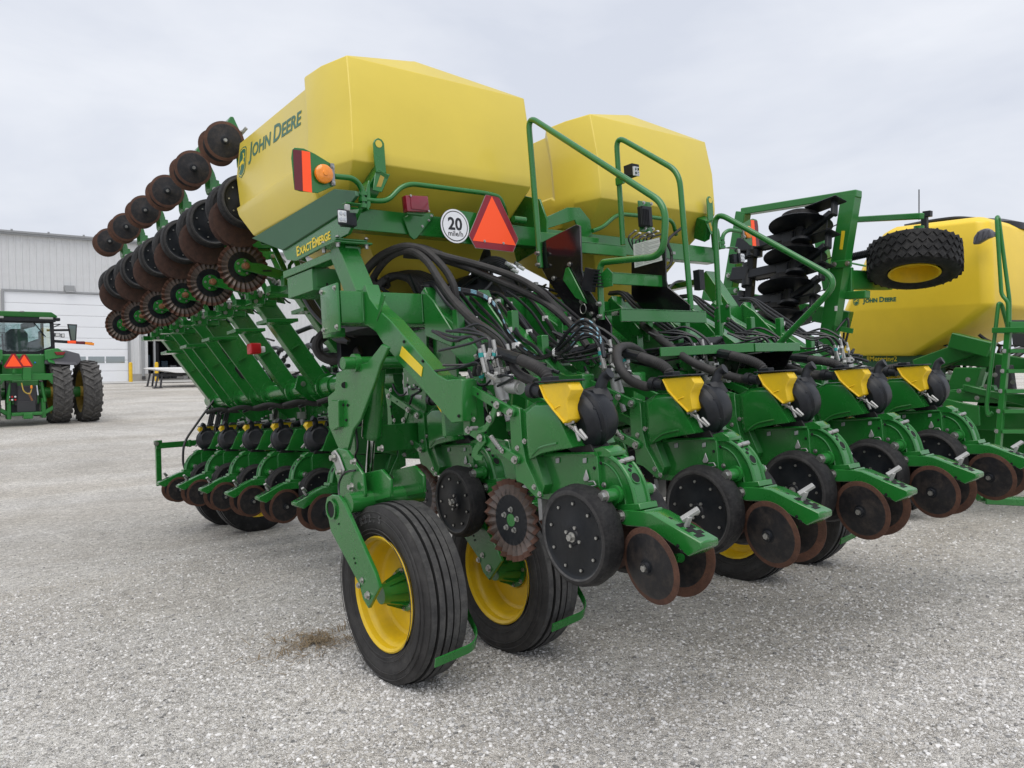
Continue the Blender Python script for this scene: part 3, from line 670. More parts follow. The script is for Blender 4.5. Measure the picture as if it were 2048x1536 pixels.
    m.cyl((.014, cc.y, cc.z), (.045, cc.y, cc.z), .030, 'green', 18); m.lathe([(.045, .030), (.07, .027), (.085, .018), (.088, 0)], (0, cc.y, cc.z), X, 'brown_rust', 18)
    m.build('coulter', root)
    m = MB()
    m.prism([V((.048, cc.y + a, cc.z + b)) for a, b in ((-.03, -.02), (.03, -.02), (.06, .10), (.10, .26), (.16, .30), (.16, .38), (.05, .36), (-.02, .12))], X*.014, 'green')
    m.prism([V((.030, cc.y + a, cc.z + b)) for a, b in ((.05, .30), (.17, .30), (.17, .36), (.05, .36))], X*.02, 'green')
    m.bolt((.062, cc.y + .10, cc.z + .31), X, .012)
    m.box((.0625, cc.y + .035, cc.z + .16), (.003, .012, .07), 'dark_void', bev=False)
    m.build('coulter_bracket', root, .002)
    # closing assembly: arm, two discs, setting handle
    m = MB()
    side = [(985, 965), (1030, 945), (1120, 955), (1180, 968), (1300, 1040), (1470, 1140), (1472, 1180), (1395, 1225), (1320, 1165), (1170, 1050), (1040, 1040), (1000, 1022)]
    S = UP(side, -.06); mid = len(S)
    ring = lambda dx, k: [V((dx * (1 if i in (0, 1, 2, 9, 10, 11) else k), p.y, p.z)) for i, p in enumerate(S)]
    m.loft([ring(-.062, .82), ring(.062, .82)], 'green', True, True)
    m.box(U(1175, 960, 0), (.10, .06, .02), 'green', Matrix.Rotation(R(-15), 3, 'X').to_euler())
    p = U(1010, 980, -.063)
    for s in (-1, 1): m.bolt((s*.064, p.y, p.z), (s, 0, 0), .0165)
    # slotted top with notches, their shade drawn as dark blocks
    A, B = U(1255, 1010, -.04), U(1450, 1128, -.04); d = (B - A)
    for i in range(5):
        q = A.lerp(B, .42 + .13*i); m.box((0 + (.012 if i % 2 else -.010), q.y, q.z + .0065), (.042, .022, .010), 'dark_void', Matrix.Rotation(math.atan2(d.z, d.y), 3, 'X').to_euler(), False)
    q = A.lerp(B, .18); m.box((-.005, q.y, q.z + .004), (.012, .06, .010), 'dark_void', Matrix.Rotation(math.atan2(d.z, d.y), 3, 'X').to_euler(), False)
    for a, b in ((1345, 1158), (1368, 1192)): m.bolt(U(a, b, -.052), -X, .005, 'dark_void')
    m.build('closing_arm', root, .004)
    cd = U(1180, 1277, -.092); cd = V((0, cd.y, cd.z))
    for s in (-1, 1):
        m = MB(); ax = V((s, .10, -.13)).normalized(); c = V((s*.088, cd.y, cd.z)); CR2 = .146
        m.lathe([(-.006, 0), (-.004, .11), (-.001, CR2), (.0015, CR2), (.004, CR2 - .010), (.007, .124), (.009, .112), (.013, .06), (.019, .032), (.021, .026), (.021, 0)], c, ax, 'rust', 44, ['disc_worn', 'rust', 'rust', 'rust', 'rust', 'disc_worn', 'disc_worn', 'disc_worn', 'black_paint', 'black_paint'])
        m.lathe([(.018, .024), (.034, .022), (.034, .015)], c, ax, 'black_plastic', 16); m.bolt(c + ax*.026, ax, .0125, h=.012)
        m.cyl(c - ax*.05, c, .018, 'green', 12)
        m.build('closing_disc', root)
    m = MB()
    A, B = U(1383, 1082, 0.0), U(1415, 985, 0.0); m.bar(A, B, .013, .022, 'cast_alu', up=X)
    d = (B - A).normalized(); t_ = V((0, -d.z, d.y))
    m.bar(U(1366, 1004, -.015), U(1468, 940, .03), .024, .015, 'cast_alu', up=d)
    m.build('setting_handle', root, .002)
    m = MB(); A, B = U(1005, 660, -.02), U(1080, 640, .04); m.cyl(A, B, .008, 'cast_alu', 8); m.cyl(A.lerp(B, .3), B, .010, 'steel', 8); m.box(A, (.03, .016, .012), 'cast_alu'); m.build('depth_handle', root, .001)
    return root
ROW = make_row_unit()
g_ = U(716, 1105, -.19); c_ = U(362, 1005, 0); d_ = U(1180, 1277, -.092)
SPIN = {'gauge_wheel': ((.132, g_.y, g_.z), (1, .02, -.03)), 'coulter': ((0, c_.y, c_.z), (1, 0, 0)), 'closing_disc': ((.088, d_.y + .0, d_.z), (1, .10, -.13))}
# ---------------------------------------------------------------- the planter
PL = empty('planter'); PL.matrix_world = LM
tag(PL, 'large green planter with two yellow tanks in the foreground, wings folded forward', 'planter')
X_, Y_, Z_ = V((1, 0, 0)), V((0, 1, 0)), V((0, 0, 1))
SP = .762
def J(cx, cy, **k): return Lp(640 + cx / 2.133, 660 + cy / 2.133, **k)      # measured around the near transport wheels
def K(cx, cy, **k): return Lp(560 + cx / 5.12, 440 + cy / 5.12, **k)        # around the toolbar end
def T3(cx, cy, **k): return Lp(560 + cx / 4.096, 260 + cy / 4.096, **k)     # below the near tank
def H4(cx, cy, **k): return Lp(660 + cx / 3.413, 460 + cy / 3.413, **k)     # hoses
def PP(fn, pts, **k): return [fn(a, b, **k) for a, b in pts]
# row units: five at the rear, a second rank ahead of the wheels, six on the left wing, six tipped up above it
ROW.parent = PL; ROW.location = (XC, 0, 0)
for n in range(1, 5): copy_tree(ROW, PL).location = (XC + SP*n, 0, 0)
for n in range(4): copy_tree(ROW, PL).location = (2.69 + SP*n, 1.42, 0)
CD = U(1180, 1277, -.092)
for k in range(-1, 5):
    c = copy_tree(ROW, PL); c.rotation_euler = (0, 0, R(-90)); c.location = (2.663 - CD.y, 6.534 + .088 + SP*k, .662 - CD.z)
M3 = Matrix.Rotation(R(-2.2), 3, 'Y') @ Matrix(((0, 0, 1), (-1, 0, 0), (0, -1, 0)))
off = M3 @ V((.088, CD.y, CD.z))
for k in range(6):
    c = copy_tree(ROW, PL); c.rotation_euler = M3.to_euler(); c.location = V((2.095, 5.901 + SP*k, 3.498)) - off
    for ch in [q for q in bpy.data.objects if q.parent == c]:      # wheels swing forward when the unit is tipped up
        if ch.name.startswith('gauge_wheel'): ch.location = (0, .15, 0)
        if ch.name.startswith('opener_disc'): ch.location = (0, .20, -.035)

# no two units have their wheels turned alike
random.seed(31)
for c in [q for q in bpy.data.objects if q.parent == PL and q.name.startswith('row_unit')]:
    for ch in [q for q in bpy.data.objects if q.parent == c and q.name.split('.')[0] in SPIN]:
        cen, axs = SPIN[ch.name.split('.')[0]]
        s_ = 1 if sum(v[0] for v in ch.bound_box) > 0 else -1; ax_ = V((axs[0]*s_, axs[1], axs[2])).normalized(); ce = V((cen[0]*s_, cen[1], cen[2]))
        ch.matrix_basis = Matrix.Translation(ch.location) @ Matrix.Translation(ce) @ Matrix.Rotation(random.random()*6.28, 4, ax_) @ Matrix.Translation(-ce)
# ---- tanks
def tank_rings(T):
    # z, left pillar x, right x, rear y, front y, rear left corner x, recess of the left face, drop of the left face
    out = []
    for (z, x0, x1, y0, y1, xc, rec, dz, *dome) in T:
        dm = dome[0] if dome else 0
        k = (xc - x0); yl = y0 + .40 if y0 < 4.2 else y0 + .2; cf = .06
        pts = [(x0 + rec, yl + .05, dz), (x0, yl, 0), (x0 + k*.22, y0 + .20, 0), (xc, y0, 0), (xc*.62 + x1*.38, y0, dm), (x1 - .035, y0, 0), (x1, y0 + .05, 0), (x1, (y0 + y1)/2, dm*.5), (x1, y1 - cf, 0), (x1 - cf, y1, 0), ((x0 + x1)/2, y1, dz), (x0 + rec + cf, y1, dz), (x0 + rec, y1 - cf*.8, dz), (x0 + rec, (yl + y1)/2, dz)]
        out.append([V((p, q, z + d)) for p, q, d in pts])
    return out
TK = [(2.12, 2.55, 3.15, 4.60, 5.20, 2.65, 0, 0), (2.40, 2.42, 3.34, 4.48, 5.00, 2.50, 0, 0), (2.56, 2.27, 3.42, 4.36, 5.20, 2.36, 0, 0), (2.70, 2.100, 3.47, 4.20, 5.50, 2.20, 0, 0),
      (2.845, 2.066, 3.50, 4.035, 5.66, 2.155, .0, .02), (2.90, 2.066, 3.505, 4.033, 5.71, 2.155, .004, .035), (2.92, 2.070, 3.508, 4.035, 5.72, 2.158, .030, .03), (3.20, 2.094, 3.55, 4.070, 5.84, 2.180, .036, .0), (3.50, 2.130, 3.590, 4.150, 5.81, 2.215, .027, -.05),
      (3.525, 2.20, 3.53, 4.26, 5.70, 2.27, .02, -.06, .10), (3.60, 2.50, 3.3, 4.55, 5.4, 2.6, 0, -.02, .06)]
m = MB(); m.loft(tank_rings(TK), 'yellow_tank', True, True)
tank = m.build('seed_tank', PL, .042, 4, ang=60)
t2 = tank.copy(); COL.objects.link(t2); t2.location = (1.97, 0, 0)
# lettering and stag on the tank end
fx = lambda z: 2.130 + .108*(z - 3.20) - .0015; UPT = V((.108, 0, 1))
def on_face(px, py):
    z = 3.2
    for i in range(6): p = Lp(px, py, x=fx(z)); z = p.z
    return p
VS, FS, wd = caps_text(['JOHN', 'DEERE'], .155, extrude=.0005, bold=.003)
a, b = on_face(497, 319), on_face(601, 249)
k = (b - a).length / wd; VS = [V((v.x*k, v.y*1.08, v.z)) for v in VS]
m = MB(); place_text(m, VS, FS, a, b - a, UPT, 'decal_green')
deer_emblem(m, on_face(484.5, 326), b - a, UPT, .225)
m.build('lettering', tank)
# skirt panels below the tank end
m = MB()
m.prism([Lp(a, b, x=2.085) for a, b in ((503, 477), (668, 378), (709, 382), (712, 392), (690, 421), (564, 501))], X_*.02, 'green_panel')
m.build('tank_skirt', PL, .003)
m = MB()
m.prism([Lp(a, b, x=2.10) for a, b in ((564, 501), (690, 420), (719, 418), (696, 468), (592, 522), (573, 520))], X_*.02, 'green')
VS, FS, wd = caps_text(['EXACT', 'EMERGE'], .10, extrude=.001, bold=.002); 
a, b = Lp(594, 513, x=2.098), Lp(661, 478, x=2.098); 
# the words run together
VS1, FS1, w1 = caps_text(['EXACT'], .10, extrude=.001, bold=.002); VS2, FS2, w2 = caps_text(['EMERGE'], .10, extrude=.001, bold=.002)
k = (b - a).length / (w1 + w2 + .012)
place_text(m, [v*k for v in VS1], FS1, a, b - a, Z_, 'yellow_decal'); place_text(m, [V(((v.x + w1 + .012)*k, v.y*k, v.z)) for v in VS2], FS2, a, b - a, Z_, 'yellow_decal')
m.build('name_panel', PL, .002)
# side rails and rear beam that carry the tanks
m = MB()
m.bar((2.17, 4.12, 2.350), (2.17, 5.02, 2.350), .10, .045, 'green'); m.box((2.15, 4.18, 2.40), (.20, .18, .012), 'green'); m.box((2.15, 4.18, 2.382), (.24, .22, .012), 'green')
for q in ((2.06, 4.09), (2.06, 4.27), (2.24, 4.09), (2.24, 4.27)): m.bolt((q[0], q[1], 2.376), -Z_, .011, h=.02); m.bolt((q[0], q[1], 2.408), Z_, .010)
m.build('side_rail', PL, .003)
m = MB(); m.bar((5.5, 4.12, 2.335), (5.5, 5.75, 2.335), .10, .05, 'green'); m.build('side_rail', PL, .003)
m = MB(); m.box((3.82, 4.15, 2.53), (3.35, .09, .13), 'green')
m.prism(PP(T3, [(1010, 720), (1060, 690), (1235, 680), (1262, 690), (1255, 720), (1120, 890), (1095, 900), (1065, 870)], y=4.085), Y_*.012, 'green'); 
for c_ in ((1240, 705), (1165, 790), (1218, 742)): m.bolt(T3(*c_, y=4.084), -Y_, .006, 'steel')
m.prism([V((3.56, 4.02, 2.46)), V((3.56, 4.35, 2.40)), V((3.56, 4.5, 2.95)), V((3.56, 4.06, 2.78)), V((3.56, 4.0, 2.62))], X_*.015, 'green')
q = T3(1910, 730, y=4.06); m.cyl(q, q + V((.10, 0, 0)), .022, 'green')
m.build('rear_beam', PL, .003)
# posts down to the toolbar
for x in (2.14, 5.48):
    m = MB(); m.bar((x, 4.20, 2.375), (x, 3.985, 2.05), .125, .115, 'green', up=(0, 1, 0)); m.build('post', PL, .004)
# cross toolbar
m = MB(); m.box((3.82, 3.99, 1.988), (3.72, .18, .175), 'green'); m.build('toolbar', PL, .008, 2)
m = MB(); m.prism([V((1.935, 3.885, 1.855)), V((1.935, 4.095, 1.855)), V((1.935, 4.095, 2.115)), V((1.935, 3.885, 2.115))], X_*.014, 'green')
for y in (3.91, 4.07):
    for z in (1.88, 2.09): m.bolt((1.935, y, z), -X_, .010)
m.box((1.985, 4.05, 1.86), (.09, .10, .05), 'green'); m.build('end_plate', PL, .006, 2)
# sloping beams from the toolbar to the rear row units
P1 = PP(K, [(832, 715), (868, 655), (915, 800), (990, 905), (1032, 942), (1130, 1032)], x=2.1) + PP(J, [(500, 192), (540, 214), (600, 208), (606, 215), (606, 392), (560, 398), (270, 62)], x=2.1) + PP(K, [(980, 1150), (890, 1085), (850, 1080)], x=2.1)
P2 = [V((2.1, 3.885, 2.10)), V((2.1, 3.885, 1.88))]
for i in range(10):
    x = 2.1 + .381*i; m = MB(); wd_ = .085 if i % 2 == 0 else .10
    m.prism([V((x, p.y, p.z)) for p in P1], X_*wd_, 'green')
    if i == 0:
        m.prism([V((2.096, p.y, p.z)) for p in PP(J, [(350, 70), (438, 160), (432, 200), (340, 110)], x=2.098)], X_*.003, 'yellow_decal', False)
        m.prism([V((2.094, p.y, p.z)) for p in PP(K, [(1030, 750), (1075, 775), (1040, 890), (985, 1040), (975, 1030)], x=2.094)], X_*.008, 'green')
        for c_ in ((1270, 1248), (1462, 1446)): m.bolt(K(*c_, x=2.098), -X_, .006, 'dark_void')
        m.bolt(J(592, 368, x=2.098), -X_, .006, 'dark_void')
        q = J(518, 232, x=2.12); m.tube([q + V((0, .02*math.cos(a), .02*math.sin(a))) for a in [R(30*k) for k in range(13)]], .005, 'green', 6)
    else:
        for t_ in (.35, .75):
            a = V((x + .02, 3.8 - .62*t_, 1.99 - .42*t_)); m.prism([a + V((-.03, .02, .10)), a + V((-.03, -.03, .10)), a + V((-.03, -.03, -.08)), a + V((-.03, .02, -.08))], V((.05, 0, 0)), 'green')
    if i > 0: m.prism([V((x - .012, 3.885, 2.10)), V((x - .012, 3.885, 1.83)), V((x - .012, 3.62, 1.74)), V((x - .012, 3.60, 1.82)), V((x - .012, 3.78, 2.02))], X_*.012, 'green')
    m.build('row_beam', PL, .005)
# weld seams on the toolbar
m = MB()
for x in (2.09, 2.21, 2.47): m.tube([V((x, 3.898, 1.91)), V((x, 3.898, 2.07))], .005, 'green', 6)
m.build('weld_seam', PL)
# green valve box beside the post
m = MB(); m.box((2.225, 4.79, 2.255), (.19, .38, .135), 'green'); m.box((2.235, 4.598, 2.268), (.16, .004, .115), 'green_far'); m.box((2.225, 4.597, 2.225), (.012, .006, .02), 'dark_void', bev=False); m.build('valve_box', PL, .004)

# ---- transport wheels
def wheel(x, y, z, side=-1, scr=True):
    m = MB(); c = V((x, y, z)); tyre(m, c, X_, .465, .25, .288, 'sidewall', 5, 56)
    for rr in (.315, .335, .395, .425): m.lathe([(-.1285, rr - .003), (-.131, rr), (-.1285, rr + .003)], c, X_, 'sidewall', 56)
    wroot = m.build('transport_wheel', PL)
    m = MB()
    m.lathe([(-.098, .292), (-.108, .298), (-.112, .290), (-.100, .276), (-.072, .272), (-.060, .258), (-.040, .250), (.0, .247), (.022, .236), (.036, .205), (.040, .16), (.030, .12), (.030, .02)], c, X_ if side < 0 else -X_, 'yellow', 44)
    m.lathe([(.03, .02), (.03, .25), (.112, .275), (.112, .29)], c, X_ if side < 0 else -X_, 'yellow', 32)
    m.build('rim', wroot)
    m = MB(); a = V((side, 0, 0))
    m.lathe([(-.03, .11), (-.015, .112), (-.012, .085), (.09, .055), (.12, .05), (.12, 0)], c, a, 'green', 20)
    for k in range(8):
        t_ = 2*math.pi*k/8; d = V((0, math.cos(t_), math.sin(t_))); m.add([c + a*-.012 + d*.105, c + a*-.012 + d*.06, c + a*.085 + d*.05, c + a*.085 + d*.062], [(0, 1, 2, 3)], 'green'); m.bolt(c + a*-.014 + d*.098, a, .009)
    m.build('hub', wroot, .002)
    return wroot
wh = wheel(2.10, 3.69, .478)
m = MB()      # raised size marking on the near sidewall
for i, ch_ in enumerate('R22.5'):
    vs_, fs_ = text_mesh(ch_, .055, .0012, .002); a_ = R(66 + 7.5*i); c_ = V((1.9705, 3.69 + .372*math.cos(a_), .478 + .372*math.sin(a_)))
    place_text(m, vs_, fs_, c_, V((0, -math.sin(a_), math.cos(a_))), V((0, math.cos(a_), math.sin(a_))), 'tread')
m.build('size_marking', wh)
wheel(2.83, 3.69, .462); wheel(5.02, 3.69, .45, 1); wheel(5.74, 3.69, .44, 1)
for x in (2.10, 2.83, 4.97, 5.70):      # tread scrapers
    m = MB(); P = [(x - .10, 3.235, .20), (x + .10, 3.20, .235), (x + .155, 3.24, .27), (x + .155, 3.34, .40), (x + .15, 3.5, .5)]
    P = fillet(P, .05, 5)
    for i in range(len(P) - 1):
        a, b = P[i], P[i+1]; n_ = (b - a).cross(Y_ + Z_*.3).normalized()
        m.prism([a, b, b + V((0, -.012, .042)), a + V((0, -.012, .042))], V((0, .007, .003)), 'green', False)
    m.build('scraper', PL)
# wheel arms, lift frame and cylinder
def lift_side(dx, first):
    S = lambda P: [p + V((dx, 0, 0)) for p in P]
    m = MB()
    arm = PP(J, [(22, 745), (28, 715), (50, 703), (78, 708), (100, 740), (232, 1035), (252, 1100), (205, 1190), (182, 1150), (165, 1085), (45, 860)], x=1.90)
    m.prism(S(arm), X_*.022, 'green')
    q = J(52, 765, x=1.90) + V((dx, 0, 0)); m.lathe([(-.012, .058), (-.012, .046), (.02, .046)], q, X_, 'green', 24); m.cyl(q + V((-.003, 0, 0)), q + V((-.006, 0, 0)), .045, 'dark_void', 24)
    for c_ in ((205, 1132), (165, 1090), (180, 1068)): m.bolt(J(*c_, x=1.898) + V((dx, 0, 0)), -X_, .015 if c_[0] == 205 else .011)
    for c_ in ((80, 828), (150, 995), (145, 975), (212, 1140)): m.bolt(J(*c_, x=1.899) + V((dx, 0, 0)), -X_, .004, 'dark_void')
    m.build('wheel_arm', PL, .004)
    return
lift_side(0, True); lift_side(.76, False)
m = MB()   # lift frame plates around the cylinder
pl = PP(J, [(68, 185), (128, 155), (200, 140), (262, 60), (290, 75), (255, 150), (235, 215), (170, 385), (140, 425), (118, 515), (80, 512), (40, 420), (32, 285), (62, 258)], x=2.02)
m.prism(pl, X_*.02, 'green')
m.prism([p for p in PP(J, [(30, 330), (48, 300), (78, 300), (80, 415), (50, 430), (38, 420)], x=1.99)], X_*.05, 'green')
for c_ in ((104, 236),): m.cyl(J(*c_, x=2.016), J(*c_, x=2.019), .018, 'dark_void', 12)
for c_ in ((80, 322), (100, 320), (118, 322), (92, 382), (112, 385)): m.bolt(J(*c_, x=2.018), -X_, .006, 'dark_void')
a = J(140, 142, x=2.0); m.cyl(a + V((-.06, 0, 0)), a + V((.40, 0, 0)), .034, 'green', 18); m.cyl(a + V((0, 0, 0)), a + V((.03, 0, 0)), .05, 'green', 18)
lug = PP(J, [(50, 515), (75, 505), (112, 515), (180, 615), (190, 700), (182, 745), (80, 705), (72, 640), (60, 600)], x=1.99); m.prism(lug, X_*.02, 'green')
lug2 = PP(J, [(170, 615), (260, 595), (298, 640), (300, 715), (180, 745)], x=2.05); m.prism([p + V((.2, 0, 0)) for p in lug2], X_*.02, 'green'); m.prism(lug2, X_*.02, 'green')
m.prism(PP(J, [(45, 525), (60, 512), (78, 540), (100, 600), (92, 622), (75, 615)], x=1.975), X_*.012, 'cast_alu')
for c_, r in (((60, 545), .017), ((137, 670), .016), ((148, 562), .013), ((85, 607), .012), ((265, 505), .012)): m.bolt(J(*c_, x=1.97), -X_, r, h=.02)
a = J(120, 740, x=1.92); m.cyl(a, a + V((.45, .01, 0)), .055, 'green', 20)
for x in (2.66,): m.prism([V((x, 3.86, 1.95)), V((x, 4.1, 1.95)), V((x, 4.12, .95)), V((x, 3.98, .78)), V((x, 3.88, .9))], X_*.02, 'green')
m.build('lift_frame', PL, .004)
m = MB(); A, B, C = J(235, 165, x=2.17), J(220, 455, x=2.17), J(205, 650, x=2.17)
m.cyl(A, B, .058, 'green', 24); m.cyl(B, B + (C - B)*.04, .052, 'green', 24); m.cyl(B, C, .022, 'chrome', 16); m.cyl(C + V((-.04, 0, 0)), C + V((.04, 0, 0)), .035, 'green', 14)
m.tube(catmull([J(150, 400, x=2.1), J(160, 500, x=2.1), J(150, 540, x=2.1), J(180, 590, x=2.12)], 4), .006, 'cable', 6)
m.tube(catmull([J(85, 745, x=1.93), J(80, 660, x=1.95), J(105, 610, x=1.96), J(150, 600, x=1.97)], 5), .006, 'cable', 6)
m.build('lift_cylinder', PL, .002)
# same lift gear on the right, mostly hidden
m = MB()
for x in (4.72, 4.98, 5.45): m.prism([V((x, 3.86, 1.95)), V((x, 4.1, 1.95)), V((x, 4.12, .95)), V((x, 3.7, .42)), V((x, 3.62, .5)), V((x, 3.88, .95))], X_*.02, 'green')
m.cyl((4.7, 4.0, 1.0), (5.7, 4.0, 1.0), .055, 'green'); m.build('lift_frame', PL, .004)

# ---- signs and lamps on the rear beam
m = MB(); yb = 4.0
m.prism(PP(T3, [(1440, 655), (1610, 680), (1600, 940), (1400, 920)], y=yb + .02), Y_*.006, 'green'); m.build('sign_plate', PL, .002)
def disc_y(mb, c, r, y, mat, n=40, dy=.003):
    mb.cyl(V((c.x, y, c.z)), V((c.x, y - dy, c.z)), r, mat, n)
m = MB(); c = T3(1430, 790, y=yb); disc_y(m, c, .106, yb, 'sign_black', 48, .004); disc_y(m, c, .1045, yb - .004, 'sign_white', 48, .001); disc_y(m, c, .094, yb - .005, 'sign_black', 48, .0006); disc_y(m, c, .088, yb - .0056, 'sign_white', 48, .0006)
vs, fs = text_mesh('20', .105, .0005, .003); w_ = max(v.x for v in vs) + min(v.x for v in vs)
place_text(m, [V((v.x - w_/2, v.y, v.z)) for v in vs], fs, V((c.x, yb - .0066, c.z - .022)), X_, Z_, 'sign_black')
vs, fs = text_mesh('mile/h', .046, .0005, .0005); w_ = max(v.x for v in vs) + min(v.x for v in vs)
place_text(m, [V((v.x - w_/2, v.y, v.z)) for v in vs], fs, V((c.x, yb - .0066, c.z - .062)), X_, Z_, 'sign_black')
m.build('speed_sign', PL)
m = MB()
out = PP(T3, [(1685, 530), (1790, 545), (1952, 895), (1910, 1002), (1600, 968), (1545, 865)], y=yb - .01)
tri = PP(T3, [(1733, 545), (1930, 948), (1577, 908)], y=yb - .01)
m.prism(out, Y_*.004, 'cast_alu'); cen = sum(out, V((0, 0, 0))) / 6
m.prism([cen + (p - cen)*.985 + V((0, -.0015, 0)) for p in out], Y_*.0015, 'red_reflect', False)
m.prism([p + V((0, -.0025, 0)) for p in tri], Y_*.001, 'orange_fluo', False)
for c_ in ((1675, 912), (1830, 930)): m.bolt(T3(*c_, y=yb - .0125), -Y_, .006)
m.build('warning_triangle', PL)
def marker(P, mirror=False):
    """side marker plate with stripes and amber lamp, from outline points"""
    m = MB(); y = 3.93; Tm = (lambda p: V((7.62 - p.x, p.y, p.z + .0))) if mirror else (lambda p: p)
    S = lambda pts, yy: [Tm(T3(a, b, y=yy)) for a, b in pts]
    m.prism(S([(92, 230), (100, 160), (120, 145), (195, 152), (285, 195), (440, 290), (446, 458), (310, 518), (165, 505), (118, 490)], y), Y_*.004, 'green')
    m.prism(S([(106, 160), (176, 170), (186, 502), (120, 490)], y - .002), Y_*.0015, 'maroon', False); m.prism(S([(177, 170), (246, 182), (262, 514), (188, 502)], y - .002), Y_*.0015, 'orange_fluo', False)
    ob = m.build('marker_plate', PL, .002)
    m = MB(); c = Tm(T3(335, 365, y=y)); 
    m.lathe([(.0, .050), (.008, .053), (.02, .050), (.028, .038), (.031, .015), (.036, .013), (.036, 0)], c + V((.01 if not mirror else -.01, -.004, 0)), -Y_, 'amber', 28, ['amber']*6); s = -1 if mirror else 1
    q = Tm(T3(425, 370, y=y)); m.box(q, (.022, .03, .12), 'steel_grey'); m.box(q + V((-.02*s, -.01, 0)), (.03, .02, .05), 'amber')
    for z in (.04, -.045): m.bolt(q + V((0, -.016, z)), -Y_, .007)
    m.build('marker_lamp', ob, .002)
    m = MB(); m.tube(fillet([Tm(T3(440, 380, y=y + .01)), Tm(T3(600, 395, y=y + .03)), Tm(T3(670, 470, y=y + .05)), Tm(T3(680, 640, y=y + .06))], .09, 6), .016, 'green', 12)
    for dz in (525, 575, 625): q = Tm(T3(677, dz, y=y + .06)); m.cyl(q + V((0, 0, .01)), q - V((0, 0, .012)), .026, 'green', 14)
    q = Tm(T3(690, 570, y=y + .06)); m.cyl(q, q + V((.06*s, 0, 0)), .014, 'green'); m.prism([Tm(T3(a, b, y=y + .05)) for a, b in ((715, 450), (728, 410), (738, 420), (745, 620), (725, 660), (705, 640))], Y_*.08, 'green')
    # work lamp on a small bracket
    m.box(Tm(T3(590, 610, y=y + .03)), (.10, .05, .008), 'green'); m.build('marker_bracket', PL, .003)
    m = MB(); q = Tm(T3(550, 725, y=y))
    m.box(q + V((.02*s, .03, 0)), (.085, .05, .075), 'black_plastic'); m.box(q + V((-.02*s, .0, .004)), (.07, .02, .085), 'black_plastic'); m.box(q + V((-.033*s, -.008, .005)), (.05, .012, .068), 'lens')
    for i in (-1, 1):
        for j_ in (-1, 1): m.cyl(q + V((-.033*s + i*.012, -.014, .005 + j_*.016)), q + V((-.033*s + i*.012, -.018, .005 + j_*.016)), .009, 'chrome', 10)
    m.box(Tm(T3(550, 640, y=y)), (.03, .02, .04), 'steel'); m.build('work_lamp', PL, .006, 2)
marker(None); marker(None, True)
m = MB(); c = T3(1110, 612, y=3.99); m.box(c, (.155, .05, .095), 'red_lens', Matrix.Rotation(R(-4), 3, 'Y').to_euler()); m.box(c + V((.01, -.028, .002)), (.12, .008, .08), 'red_lens'); m.box(c + V((0, .02, -.05)), (.12, .03, .02), 'green')
for d in ((-.05, .04), (.07, -.04)): m.bolt(c + V((d[0], -.032, d[1])), -Y_, .005)
m.build('tail_lamp', PL, .005, 2)
m = MB(); m.tube(fillet([T3(745, 580, y=4.0), T3(880, 585, y=4.0), T3(1020, 435, y=4.0), T3(1690, 520, y=4.0), T3(1800, 550, y=4.0), T3(1835, 640, y=4.02), T3(1850, 700, y=4.1)], .09, 6), .0155, 'green', 12); m.build('guard_rail', PL)
m = MB(); A, B = Lp(1170, 0, y=4.0), 0
q = [Lp(1185, 462, y=4.05), Lp(1205, 455, y=4.05), Lp(1235, 428, y=4.05), Lp(1265, 430, y=4.05), Lp(1345, 440, y=4.05), Lp(1352, 470, y=4.1)]
m.tube(fillet(q, .09, 6), .0155, 'green', 12); m.build('guard_rail', PL)
def lug(mirror):
    s = (lambda p: V((7.62 - p.x, p.y, p.z))) if mirror else (lambda p: p)
    m = MB(); P = [s(p) for p in PP(T3, [(765, 110), (775, 80), (805, 65), (835, 78), (855, 110), (872, 355), (785, 345), (772, 220)], y=3.985)]
    m.prism(P, Y_*.012, 'green'); q = s(T3(808, 115, y=3.984)); m.cyl(q, q + V((0, -.0012, 0)), .022, 'yellow_tank', 16)
    a, b = s(T3(835, 360, y=4.0)), s(T3(800, 500, y=4.0)); m.bar(s(T3(825, 330, y=4.03)), s(T3(700, 560, y=4.12)), .075, .11, 'green', up=(0, 1, 0))
    m.prism([s(p) for p in PP(T3, [(780, 348), (905, 362), (835, 512), (760, 495)], y=3.995)], Y_*.006, 'green'); m.prism([s(p) for p in PP(T3, [(825, 362), (862, 366), (828, 468), (790, 465)], y=3.9935)], Y_*.001, 'yellow_dirty', False)
    m.build('lifting_lug', PL, .003)
lug(False); lug(True)

# ---- access stair, rails and platform
def black_plate(pts, x, th=.012):
    m = MB(); m.prism([Lp(a, b, x=x) for a, b in pts], X_*th, 'black_gloss'); return m
m = black_plate([(1084, 484), (1152, 449), (1160, 452), (1163, 540), (1170, 570), (1196, 610), (1222, 650), (1222, 690), (1185, 690), (1150, 640), (1095, 560), (1084, 540)], 3.36)
m.prism([Lp(a, b, x=3.345) for a, b in ((1130, 537), (1136, 534), (1165, 590), (1172, 605), (1172, 608), (1158, 600), (1150, 596), (1125, 560))], X_*.012, 'green')
for c_ in ((1139, 529), (1163, 603), (1107, 557), (1183, 628), (1188, 641)): m.bolt(Lp(*c_, x=3.357), -X_, .011)
q = Lp(1166, 618, x=3.33); m.tube([q + V((0, .026*math.cos(a), .03*math.sin(a))) for a in [R(30*k) for k in range(13)]], .003, 'steel', 6)
m.build('stair_stringer', PL, .003)
m = black_plate([(1262, 512), (1330, 472), (1332, 562), (1336, 575), (1380, 610), (1380, 640), (1300, 640), (1262, 590)], 4.10)
m.prism([Lp(a, b, x=4.095) for a, b in ((1266, 489), (1318, 475), (1324, 521), (1269, 536))], X_*.003, 'paper', False)
